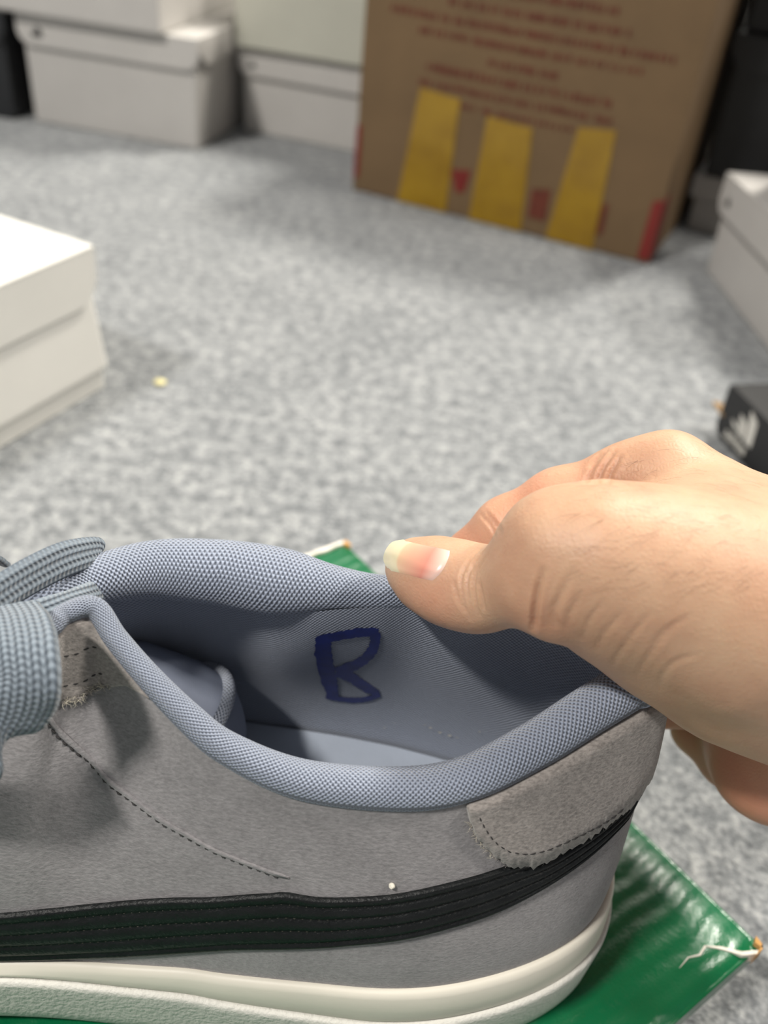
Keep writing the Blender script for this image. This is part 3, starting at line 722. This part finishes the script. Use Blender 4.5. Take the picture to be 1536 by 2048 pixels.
def drape(bvh, u, v, lift):
    d = Vector(ray(u, v)).normalized(); h = bvh.ray_cast(Vector(CC), d)
    if h[0] is None: return None
    n = h[1] if h[1].dot(d) < 0 else -h[1]
    return np.array(h[0] + n * lift)
def marker():
    """hand-drawn letter on the lining in blue marker"""
    strokes = [([(648, 1272), (646, 1300), (652, 1335), (660, 1365), (668, 1393)], [15, 17, 17, 15, 10]),
               ([(640, 1278), (670, 1272), (705, 1266), (735, 1263), (757, 1264)], [9, 9, 9, 9, 8]),
               ([(752, 1264), (750, 1282), (744, 1300), (728, 1318), (700, 1334), (672, 1343)], [10, 10, 10, 10, 11, 10]),
               ([(672, 1343), (694, 1350), (715, 1362), (737, 1376), (757, 1385)], [9, 10, 10, 9, 6]),
               ([(652, 1391), (680, 1397), (710, 1399), (738, 1396), (760, 1388)], [5, 5, 5, 5, 4])]
    V = []; F = []
    for pts, wd in strokes:
        C_ = cat(np.array([(a, b, w) for (a, b), w in zip(pts, wd)], float), 6); T = np.gradient(C_[:, :2], axis=0); T /= np.linalg.norm(T, axis=1)[:, None]
        prev = None
        for i in range(len(C_)):
            row = []
            for k in np.linspace(-1, 1, 7):
                jt = random.uniform(-0.12, 0.12) if abs(k) == 1 else 0
                p = drape(LBVH, C_[i, 0] - T[i, 1] * C_[i, 2] * (k + jt), C_[i, 1] + T[i, 0] * C_[i, 2] * (k + jt), 0.00022)
                V.append(p if p is not None else V[-1]); row.append(len(V) - 1)
            if prev: F += [(prev[j], prev[j + 1], row[j + 1], row[j]) for j in range(6)]
            prev = row
    o = mesh('marker_letter', V, F, MT['marker'], SHOE, None, True, SO)
    o['label'] = 'hand-drawn blue letter on the lining'
marker()
# lint on the lining near the insole
V = []; F = []
for (u, v) in [(770, 1452), (790, 1443), (850, 1447), (862, 1452), (880, 1462), (900, 1468), (915, 1472), (960, 1460)]:
    p = drape(LBVH, u, v, 0.0003)
    if p is None: continue
    b = len(V); r = random.uniform(0.00012, 0.00045)
    for q in range(6):
        a = q * math.pi / 3; V.append(p + np.array([math.cos(a) * r * random.uniform(1, 2.4), -0.0003, math.sin(a) * r * random.uniform(0.4, 1.0)]))
    F.append(tuple(b + q for q in range(6)))
if V: mesh('lint', V, F, MT['thread2'], SHOE, None, False, SO)

# ---- tongue, its end pushed down inside the shoe
def tongue():
    c = cat(np.array([(-0.140, 0.158, 0.106), (-0.115, 0.159, 0.116), (-0.092, 0.161, 0.123), (-0.074, 0.163, 0.122), (-0.058, 0.166, 0.117), (-0.047, 0.168, 0.1115), (-0.0395, 0.169, 0.106), (-0.0350, 0.169, 0.099), (-0.0335, 0.169, 0.092)]), 8)
    n = len(c); m_ = 17; th = 0.0028
    hw = np.interp(np.linspace(0, 1, n), [0, 0.5, 0.85, 1], [0.012, 0.018, 0.0165, 0.0135])
    T = frames(c); top = np.zeros((n, m_, 3)); bot = np.zeros((n, m_, 3))
    for i in range(n):
        side = np.cross(T[i], zz); side /= np.linalg.norm(side); up = np.cross(side, T[i])
        for j, k in enumerate(np.linspace(-1, 1, m_)):
            base = c[i] + side * hw[i] * k - up * 0.009 * k * k
            th2 = th * math.sqrt(max(0.02, 1 - k ** 4)); 
            top[i, j] = base + up * th2; bot[i, j] = base - up * th2
    loop = np.concatenate([top, bot[:, ::-1]], 1)
    V = loop.reshape(-1, 3); F = gridfaces(n, 2 * m_, False, True)
    F += [tuple((n - 1) * 2 * m_ + k for k in range(2 * m_)), tuple(range(2 * m_))[::-1]]
    o = mesh('tongue', V, F, MT['tongue'], SHOE, griduv(loop), True, SO)
    edge = top[-15]
    tube('tongue_piping', edge, 0.0021, MT['piping'], o, 10, SO)
tongue()

# ---- laces: flat woven ribbons
def ribbon(name, pts, width, thick, sides, parent=SHOE, per=10):
    C_ = cat(np.array(pts, float), per); S = cat(np.array(sides, float), per); n = len(C_)
    T = frames(C_); S = S - T * (S * T).sum(1)[:, None]; S /= np.linalg.norm(S, axis=1)[:, None]; N = np.cross(S, T)
    w = np.broadcast_to(np.asarray(cat(np.array(width, float)[:, None], per)[:, 0] if np.ndim(width) else width), (n,))
    prof = []
    for k in np.linspace(-1, 1, 13): prof.append((k, math.sqrt(max(0.0, 1 - abs(k) ** 5))))
    loop = [(k, h) for k, h in prof] + [(k, -h) for k, h in prof[::-1][1:-1]]
    G = np.stack([C_ + S * (w / 2 * k)[:, None] + N * (thick / 2 * h) for k, h in loop], 1)
    u = np.concatenate([[0], np.cumsum(np.linalg.norm(np.diff(C_, axis=0), axis=1))])
    vv = np.array([(k + 1) / 2 for k, h in loop]) * w.mean()
    UV = np.stack(np.meshgrid(u, vv, indexing='ij'), -1).reshape(-1, 2)
    M = len(loop); F = gridfaces(n, M, False, True) + [tuple(range(M))[::-1], tuple((n - 1) * M + k for k in range(M))]
    return mesh(name, G.reshape(-1, 3), F, MT['lace'], parent, UV, True, SO)
# broad loop hanging over the near eyestay
ribbon('lace', [atz(20, 1216, 0.1600), atz(36, 1245, 0.1625), atz(48, 1300, 0.1625), atz(52, 1370, 0.1580), atz(30, 1440, 0.1500), atz(-25, 1505, 0.1430), atz(-110, 1550, 0.1380), atz(-220, 1560, 0.1340)],
       [0.0118, 0.0125, 0.0132, 0.0135, 0.0130, 0.0120, 0.0115, 0.0115], 0.0019,
       [tuple(Rv), tuple(Rv), tuple(Rv), tuple(Rv * 0.95 + Uv * 0.2), tuple(Rv * 0.8 + Uv * 0.6), tuple(Rv * 0.5 + Uv * 0.85), tuple(Uv), tuple(Uv)])
# lace running to the far eyelet and turning back
ribbon('lace', [atz(-130, 1275, 0.1600), atz(-40, 1215, 0.1615), atz(40, 1163, 0.1600), atz(120, 1122, 0.1570), atz(180, 1104, 0.1530), atz(197, 1102, 0.1495), atz(170, 1125, 0.1480), atz(110, 1160, 0.1490), atz(20, 1215, 0.1500)],
       [0.0085, 0.0085, 0.0085, 0.0082, 0.0072, 0.0055, 0.0040, 0.0040, 0.0040], 0.0018,
       [tuple(Uv * 0.9 + Rv * -0.2), tuple(Uv), tuple(Uv), tuple(Uv * 0.9 + Fv * 0.25), tuple(Uv * 0.8 + Fv * 0.6), tuple(Uv * 0.35 + Fv * 0.9), tuple(Fv), tuple(Fv), tuple(Fv)])
# thin edge-on lace crossing under the far collar
ribbon('lace', [atz(-90, 1285, 0.1560), atz(0, 1248, 0.1560), atz(80, 1220, 0.1550), atz(150, 1196, 0.1520), atz(196, 1180, 0.1470), atz(215, 1178, 0.1430)],
       0.0050, 0.0017, [tuple(Uv + 0.6 * Fv)] * 3 + [tuple(Uv * 0.5 + Fv)] * 3)
# cross lacing further down the throat
for k, x in enumerate((-0.101, -0.112, -0.123)):
    zt = np.interp(-x, [0.07, 0.1, 0.125, 0.14], [0.152, 0.140, 0.126, 0.118])
    ya = np.interp(-x, [0.07, 0.125], [0.139, 0.147]); yb = np.interp(-x, [0.07, 0.125], [0.184, 0.168])
    ribbon('lace', [(x - 0.004, ya - 0.006, zt - 0.004), (x - 0.002, ya, zt + 0.003), (x, (ya + yb) / 2, zt + 0.004), (x + 0.002, yb, zt + 0.003), (x + 0.004, yb + 0.006, zt - 0.004)], 0.0085, 0.0018, [(1, 0, -0.4)] * 5)

# ------------------------------------------------------------------ the hand: one smooth-blended surface
def hand():
    HS = 0.00115
    lo = np.array([-0.012, 0.095, 0.045]); hi = np.array([0.370, 0.262, 0.225])
    nx, ny, nz = np.ceil((hi - lo) / HS).astype(int) + 1
    X = (lo[0] + HS * np.arange(nx)).astype(np.float32); Y = (lo[1] + HS * np.arange(ny)).astype(np.float32); Z = (lo[2] + HS * np.arange(nz)).astype(np.float32)
    def new(): return np.full((nx, ny, nz), 0.05, np.float32)
    def smin(a, b, k):
        h = np.maximum(k - np.abs(a - b), 0) / k; return np.minimum(a, b) - h * h * k * 0.25
    def box(pmin, pmax, mg):
        i0 = np.clip(np.floor((pmin - mg - lo) / HS).astype(int), 0, [nx, ny, nz]); i1 = np.clip(np.ceil((pmax + mg - lo) / HS).astype(int) + 1, 0, [nx, ny, nz])
        return tuple(slice(a, b) for a, b in zip(i0, i1))
    def cone(D, a, b, ra, rb, k=0.006):
        a = np.asarray(a, float); b = np.asarray(b, float)
        sl = box(np.minimum(a - ra, b - rb), np.maximum(a + ra, b + rb), k + 0.004)
        x = X[sl[0]][:, None, None]; y = Y[sl[1]][None, :, None]; z = Z[sl[2]][None, None, :]
        ba = (b - a).astype(np.float32); L2 = float(ba @ ba) + 1e-12
        t = np.clip(((x - a[0]) * ba[0] + (y - a[1]) * ba[1] + (z - a[2]) * ba[2]) / L2, 0, 1)
        d = np.sqrt((x - a[0] - t * ba[0]) ** 2 + (y - a[1] - t * ba[1]) ** 2 + (z - a[2] - t * ba[2]) ** 2) - (ra + (rb - ra) * t)
        D[sl] = smin(D[sl], d.astype(np.float32), k)
    def chain(D, pts, k=0.006):
        for (p, r), (q, s) in zip(pts[:-1], pts[1:]): cone(D, p, q, r, s, k)
    P = lambda u, v, d: dep(u, v, d)
    # palm and wrist
    palm = new(); K = 0.010
    wr = P(1640, 1280, 0.212); fa = P(2050, 1440, 0.225)
    chain(palm, [(wr, 0.0235), (fa, 0.026), (P(2600, 1640, 0.235), 0.029), (P(3700, 2080, 0.262), 0.034)], K)
    chain(palm, [(P(1640, 1250, 0.228), 0.022), (P(2050, 1400, 0.245), 0.024), (P(3700, 2040, 0.270), 0.030)], K)
    # thumb ray (metacarpal + thenar)
    chain(palm, [(P(1112, 1108, 0.1990), 0.0120), (P(1190, 1118, 0.1975), 0.0134), (P(1330, 1158, 0.199), 0.0165), (P(1470, 1215, 0.203), 0.0205), (wr, 0.0235)], K)
    chain(palm, [(P(1150, 1146, 0.2030), 0.0095), (P(1240, 1196, 0.2075), 0.0112), (P(1345, 1264, 0.2135), 0.0128), (P(1465, 1330, 0.2190), 0.0148), (P(1600, 1372, 0.224), 0.019)], K)
    chain(palm, [(P(1108, 1180, 0.1985), 0.0075), (P(1104, 1222, 0.1995), 0.0055)], 0.004)
    # index metacarpal and back of hand
    chain(palm, [(P(1335, 950, 0.2320), 0.0092), (P(1430, 1030, 0.2270), 0.0102), (P(1540, 1105, 0.2240), 0.0125), (P(1660, 1220, 0.2200), 0.019)], K)
    chain(palm, [(P(1290, 1068, 0.2200), 0.0072), (P(1400, 1090, 0.2150), 0.0125), (P(1540, 1150, 0.2130), 0.0175)], K)
    chain(palm, [(P(1372, 1015, 0.2580), 0.0100), (P(1500, 1100, 0.2480), 0.0130), (P(1660, 1230, 0.2320), 0.018)], K)
    chain(palm, [(P(1412, 1095, 0.2790), 0.0098), (P(1530, 1180, 0.2650), 0.0130), (P(1660, 1270, 0.2420), 0.018)], K)
    chain(palm, [(P(1470, 1215, 0.2880), 0.0092), (P(1560, 1300, 0.2720), 0.0130), (P(1660, 1330, 0.2480), 0.018)], K)
    chain(palm, [(P(1500, 1440, 0.2700), 0.0120), (P(1560, 1505, 0.2560), 0.0165), (P(1680, 1440, 0.2420), 0.020)], K)   # heel of the palm
    # thumb
    thumb = new()
    chain(thumb, [(P(1116, 1110, 0.1990), 0.0116), (P(1072, 1148, 0.2010), 0.0088), (P(1008, 1174, 0.2090), 0.0074), (P(942, 1174, 0.2160), 0.0085), (P(890, 1160, 0.2200), 0.0082), (P(845, 1144, 0.2235), 0.0070), (P(822, 1132, 0.2250), 0.0052)], 0.006)
    chain(thumb, [(P(960, 1190, 0.2130), 0.0070), (P(900, 1174, 0.2185), 0.0068)], 0.005)
    # fingers
    idx = new()
    chain(idx, [(P(1335, 950, 0.2320), 0.0092), (P(1250, 962, 0.2360), 0.0084), (P(1118, 1010, 0.2420), 0.0086), (P(1016, 1062, 0.2470), 0.0083), (P(948, 1124, 0.2525), 0.0078), (P(905, 1190, 0.2580), 0.0074), (P(870, 1265, 0.2630), 0.0064)], 0.005)
    mid = new()
    chain(mid, [(P(1372, 1015, 0.2580), 0.0100), (P(1250, 1090, 0.2720), 0.0090), (P(1130, 1190, 0.2800), 0.0088), (P(1110, 1290, 0.2820), 0.0080), (P(1160, 1385, 0.2780), 0.0066)], 0.005)
    rng = new()
    chain(rng, [(P(1412, 1095, 0.2790), 0.0098), (P(1300, 1210, 0.2880), 0.0088), (P(1210, 1330, 0.2880), 0.0084), (P(1260, 1405, 0.2790), 0.0078), (P(1370, 1412, 0.2700), 0.0066)], 0.005)
    lit = new()
    chain(lit, [(P(1470, 1215, 0.2880), 0.0092), (P(1410, 1350, 0.2900), 0.0080), (P(1400, 1455, 0.2820), 0.0076), (P(1455, 1520, 0.2720), 0.0070), (P(1520, 1530, 0.2620), 0.0060)], 0.005)
    D = smin(palm, thumb, 0.006); G = smin(palm, idx, 0.008)
    D = smin(D, G, 0.0012)
    for q in (mid, rng, lit): D = smin(D, smin(palm, q, 0.006), 0.0012)
    del palm, thumb, idx, mid, rng, lit, G
    # ---- surface nets
    neg = D < 0
    act = np.zeros((nx - 1, ny - 1, nz - 1), np.uint8)
    for a in (0, 1):
        for b in (0, 1):
            for c in (0, 1): act += neg[a:nx - 1 + a, b:ny - 1 + b, c:nz - 1 + c]
    cells = np.argwhere((act > 0) & (act < 8)); idm = np.full((nx - 1, ny - 1, nz - 1), -1, np.int32)
    idm[tuple(cells.T)] = np.arange(len(cells))
    corner = [(a, b, c) for a in (0, 1) for b in (0, 1) for c in (0, 1)]
    val = {k: D[cells[:, 0] + k[0], cells[:, 1] + k[1], cells[:, 2] + k[2]] for k in corner}
    acc = np.zeros((len(cells), 3)); cnt = np.zeros(len(cells))
    for k in corner:
        for ax in range(3):
            if k[ax]: continue
            k2 = list(k); k2[ax] = 1; k2 = tuple(k2); va, vb = val[k], val[k2]
            msk = (va < 0) != (vb < 0); t = np.where(msk, va / np.where(msk, va - vb, 1), 0)
            p = np.tile(np.array(k, float), (len(cells), 1)); p[:, ax] += t
            acc[msk] += p[msk]; cnt[msk] += 1
    V = lo + HS * (cells + acc / cnt[:, None])
    F = []
    for ax in range(3):
        b, c = (ax + 1) % 3, (ax + 2) % 3
        s0 = [slice(None)] * 3; s1 = [slice(None)] * 3; s0[ax] = slice(0, -1); s1[ax] = slice(1, None)
        n0 = neg[tuple(s0)]; n1 = neg[tuple(s1)]; e = np.argwhere(n0 != n1)
        dim = [nx, ny, nz]; ok = (e[:, b] > 0) & (e[:, c] > 0) & (e[:, b] < dim[b] - 1) & (e[:, c] < dim[c] - 1); e = e[ok]
        inside = neg[tuple(e.T)]
        def cid(db, dc):
            q = e.copy(); q[:, b] += db; q[:, c] += dc; return idm[tuple(q.T)]
        quad = np.stack([cid(-1, -1), cid(0, -1), cid(0, 0), cid(-1, 0)], 1)
        quad[~inside] = quad[~inside][:, ::-1]; F.append(quad)
    F = np.vstack(F)
    # ---- light smoothing
    E_ = np.vstack([F[:, [0, 1]], F[:, [1, 2]], F[:, [2, 3]], F[:, [3, 0]]]); deg = np.bincount(E_.ravel(), minlength=len(V)).astype(float)
    for lam in (0.5, 0.5, 0.4):
        A = np.zeros_like(V)
        for k in range(3): A[:, k] = np.bincount(E_[:, 0], V[E_[:, 1], k], len(V)) + np.bincount(E_[:, 1], V[E_[:, 0], k], len(V))
        V = V * (1 - lam) + lam * A / deg[:, None]
    # ---- finer mesh, then skin creases pressed into the surface
    def fast(name, V, F):
        me = bpy.data.meshes.new(name); me.vertices.add(len(V)); me.vertices.foreach_set('co', np.ascontiguousarray(V, np.float32).ravel())
        me.loops.add(F.size); me.loops.foreach_set('vertex_index', np.ascontiguousarray(F, np.int32).ravel())
        me.polygons.add(len(F)); me.polygons.foreach_set('loop_start', np.arange(0, F.size, F.shape[1], dtype=np.int32))
        me.update(calc_edges=True); return me
    off = np.array(P(1640, 1280, 0.212))
    ed = np.sort(np.stack([F, np.roll(F, -1, 1)], 2).reshape(-1, 2), 1)                  # split every quad in four
    key, inv = np.unique(ed[:, 0].astype(np.int64) * len(V) + ed[:, 1], return_inverse=True)
    ea = key // len(V); eb = key % len(V); n0 = len(V); ei = inv.reshape(-1, 4) + n0; fi = np.arange(len(F)) + n0 + len(key)
    V = np.vstack([V, (V[ea] + V[eb]) / 2, V[F].mean(1)])
    F = np.vstack([np.stack([F[:, k], ei[:, k], fi, ei[:, k - 1]], 1) for k in range(4)]).astype(np.int32)
    E_ = np.vstack([F[:, [0, 1]], F[:, [1, 2]], F[:, [2, 3]], F[:, [3, 0]]]); deg = np.bincount(E_.ravel(), minlength=len(V)).astype(float)
    for lam in (0.5, 0.5):
        A = np.stack([np.bincount(E_[:, 0], V[E_[:, 1], k], len(V)) + np.bincount(E_[:, 1], V[E_[:, 0], k], len(V)) for k in range(3)], 1)
        V = V * (1 - lam) + lam * A / deg[:, None]
    bv = BVHTree.FromPolygons(V.tolist(), F.tolist())
    nrm = np.zeros_like(V); fn = np.cross(V[F[:, 2]] - V[F[:, 0]], V[F[:, 3]] - V[F[:, 1]])
    for k in range(4):
        for c in range(3): nrm[:, c] += np.bincount(F[:, k], fn[:, c], len(V))
    nrm /= np.linalg.norm(nrm, axis=1)[:, None] + 1e-12
    disp = np.zeros(len(V))
    def crease(px, depth, width, ridge=0.3):
        Q = cat(np.array(px, float), 12); H = []
        for u, v in Q:
            h = bv.ray_cast(Vector(CC), Vector(ray(u, v)).normalized())
            if h[0] is not None: H.append(np.array(h[0]))
        if not H: return
        H = np.array(H); near_ = np.where(np.all((V > H.min(0) - 0.005) & (V < H.max(0) + 0.005), axis=1))[0]
        if len(near_) == 0: return
        dd = np.linalg.norm(V[near_][:, None] - H[None], axis=2); j = dd.argmin(1); dd = dd.min(1)
        fade = np.sin(np.clip((j + 1) / (len(H) + 1), 0, 1) * math.pi) ** 0.6
        disp[near_] += depth * fade * (-np.exp(-(dd / width) ** 2) + ridge * np.exp(-((dd - 2.2 * width) / width) ** 2))
    # thumb joint
    for c in ([(962, 1098), (934, 1128), (922, 1165), (930, 1210), (940, 1238)], [(972, 1098), (946, 1130), (934, 1165), (940, 1205), (950, 1240)], [(978, 1108), (954, 1140), (947, 1175), (952, 1210), (960, 1236)], [(960, 1165), (964, 1195), (968, 1220)], [(910, 1165), (916, 1195), (928, 1222)]):
        crease(c, 0.00055, 0.00048)
    # folds at the base of the thumb
    crease([(1086, 1140), (1076, 1180), (1070, 1215), (1068, 1245), (1066, 1262)], 0.0009, 0.0006, 0.4)
    crease([(1146, 1138), (1121, 1190), (1108, 1220), (1109, 1252)], 0.00045, 0.0007, 0.3)
    for c in ([(1160, 1190), (1138, 1230), (1132, 1258)], [(1205, 1205), (1178, 1240), (1165, 1278)], [(1245, 1225), (1212, 1262), (1192, 1300)], [(1300, 1225), (1270, 1262), (1235, 1310), (1222, 1335)], [(1340, 1262), (1304, 1300), (1272, 1352)], [(1395, 1310), (1352, 1322), (1325, 1350), (1318, 1380)], [(1380, 1230), (1330, 1262), (1300, 1290)]):
        crease(c, 0.00028, 0.0006, 0.2)
    for c in ([(962, 1028), (980, 1048), (994, 1072)], [(970, 1022), (990, 1046), (1004, 1066)]): crease(c, 0.00045, 0.0005)
    for c in ([(1212, 902), (1188, 932), (1172, 964)], [(1228, 905), (1206, 938), (1194, 968)], [(1200, 908), (1180, 930)], [(1240, 915), (1222, 945), (1215, 968)]): crease(c, 0.0006, 0.0006)
    V = V + nrm * disp[:, None]
    root = empty('hand', tuple(off))
    tag(root, 'bare hand reaching in from the right, thumb and finger pinching the shoe collar', 'hand')
    hm = fast('skin', V - off, F); hm.materials.append(MT['skin']); hm.polygons.foreach_set('use_smooth', [True] * len(F))
    o = bpy.data.objects.new('skin', hm); COL.objects.link(o); o.parent = root
    # flush: redder finger pads and palm side (skin pigment, not shade)
    fl = np.zeros(len(V))
    for c, r, w in ((P(955, 1120, 0.247), 0.013, 0.55), (P(1090, 1030, 0.238), 0.016, 0.55), (P(1500, 1560, 0.25), 0.03, 0.6), (P(1360, 1440, 0.27), 0.02, 0.3), (P(880, 1195, 0.213), 0.009, 0.35), (P(1085, 1225, 0.195), 0.010, 0.30), (P(1150, 1260, 0.2), 0.014, 0.2)):
        fl = np.maximum(fl, w * np.exp(-(np.linalg.norm(V - c, axis=1) / r) ** 2))
    at = o.data.attributes.new('flush', 'FLOAT', 'POINT'); at.data.foreach_set('value', fl.astype(np.float32))
    # ---- thumbnail: plate following the thumb tip
    n, m_ = 15, 13; G = np.zeros((n, m_, 3)); UV = []
    base = [(905, 1100), (902, 1112), (893, 1132), (882, 1150), (866, 1166)]        # cuticle edge, upper to lower
    tip = [(806, 1079), (784, 1084), (770, 1102), (767, 1122), (781, 1146)]          # free edge, upper to lower
    base = cat(np.array(base, float), 3); tip = cat(np.array(tip, float), 3)
    bv2 = bv
    ts = np.linspace(0, 1, n)
    bi = np.stack([np.interp(np.linspace(0, 1, m_), np.linspace(0, 1, len(base)), base[:, k]) for k in (0, 1)], 1)
    ti = np.stack([np.interp(np.linspace(0, 1, m_), np.linspace(0, 1, len(tip)), tip[:, k]) for k in (0, 1)], 1)
    depth0 = None
    for j in range(m_):
        col = []
        for i in range(n):
            uv_ = bi[j] * (1 - ts[i]) + ti[j] * ts[i]
            # bow sideways edges outwards
            d = Vector(ray(*uv_)).normalized(); h = bv2.ray_cast(Vector(CC), d)
            if h[0] is not None and (Vector(h[0]) - Vector(CC)).dot(Vector(Fv)) < 0.232: col.append(float((np.array(h[0]) - CC) @ Fv))
            else: col.append(np.nan)
        col = np.array(col); okm = ~np.isnan(col)
        # smooth quadratic fit of depth along the nail so the free edge runs on past the flesh
        co = np.polyfit(ts[okm], col[okm], 1 if okm.sum() < 6 else 2) if okm.sum() > 2 else np.array([0.0, 0.2185])
        dd = np.polyval(co, ts); dd = np.minimum(dd, np.where(okm, col, 1.0))
        for i in range(n):
            uv_ = bi[j] * (1 - ts[i]) + ti[j] * ts[i]; G[i, j] = dep(uv_[0], uv_[1], dd[i] - 0.00055 * math.sin(math.pi * (0.12 + 0.76 * j / (m_ - 1))))
    away = lambda p: (p - CC) / np.linalg.norm(p - CC)
    for i in range(n):
        for j in range(m_):
            if i in (0, n - 1) or j in (0, m_ - 1): G[i, j] = G[i, j] + away(G[i, j]) * 0.0008
    for i in range(n):
        for j in range(m_): UV.append((ts[i], j / (m_ - 1)))
    nail = mesh('thumbnail', G.reshape(-1, 3), gridfaces(n, m_), MT['nail'], root, UV, True, off)
    # ---- fine hairs on the back of the hand
    HV = []; HF = []
    for _ in range(150):
        u = random.uniform(1150, 1536); v = random.uniform(900, 1180)
        h = bv2.ray_cast(Vector(CC), Vector(ray(u, v)).normalized())
        if h[0] is None or u < 1250 and v < 960: continue
        p = np.array(h[0]); nn_ = np.array(h[1]); nn_ = nn_ if nn_ @ ray(u, v) < 0 else -nn_
        d = -Rv * 0.9 - Uv * random.uniform(-0.1, 0.7) + Fv * 0.2; d -= nn_ * (d @ nn_); d /= np.linalg.norm(d)
        s = np.cross(d, nn_); l = random.uniform(0.003, 0.0065); b = len(HV); bend = random.uniform(-0.3, 0.3)
        for k in range(5):
            q = k / 4; c = p + d * l * q + nn_ * (0.0004 * math.sin(math.pi * q) + 0.0002) + s * bend * l * q * q; w = 0.000022 * (1 - 0.7 * q)
            HV += [c - s * w, c + nn_ * w, c + s * w]
        for k in range(4):
            for z in range(3): HF.append((b + k * 3 + z, b + k * 3 + (z + 1) % 3, b + k * 3 + 3 + (z + 1) % 3, b + k * 3 + 3 + z))
    ho = mesh('fine_hair', HV, HF, MT['hair'], root, None, True, off); tag(ho, kind='stuff')
hand()
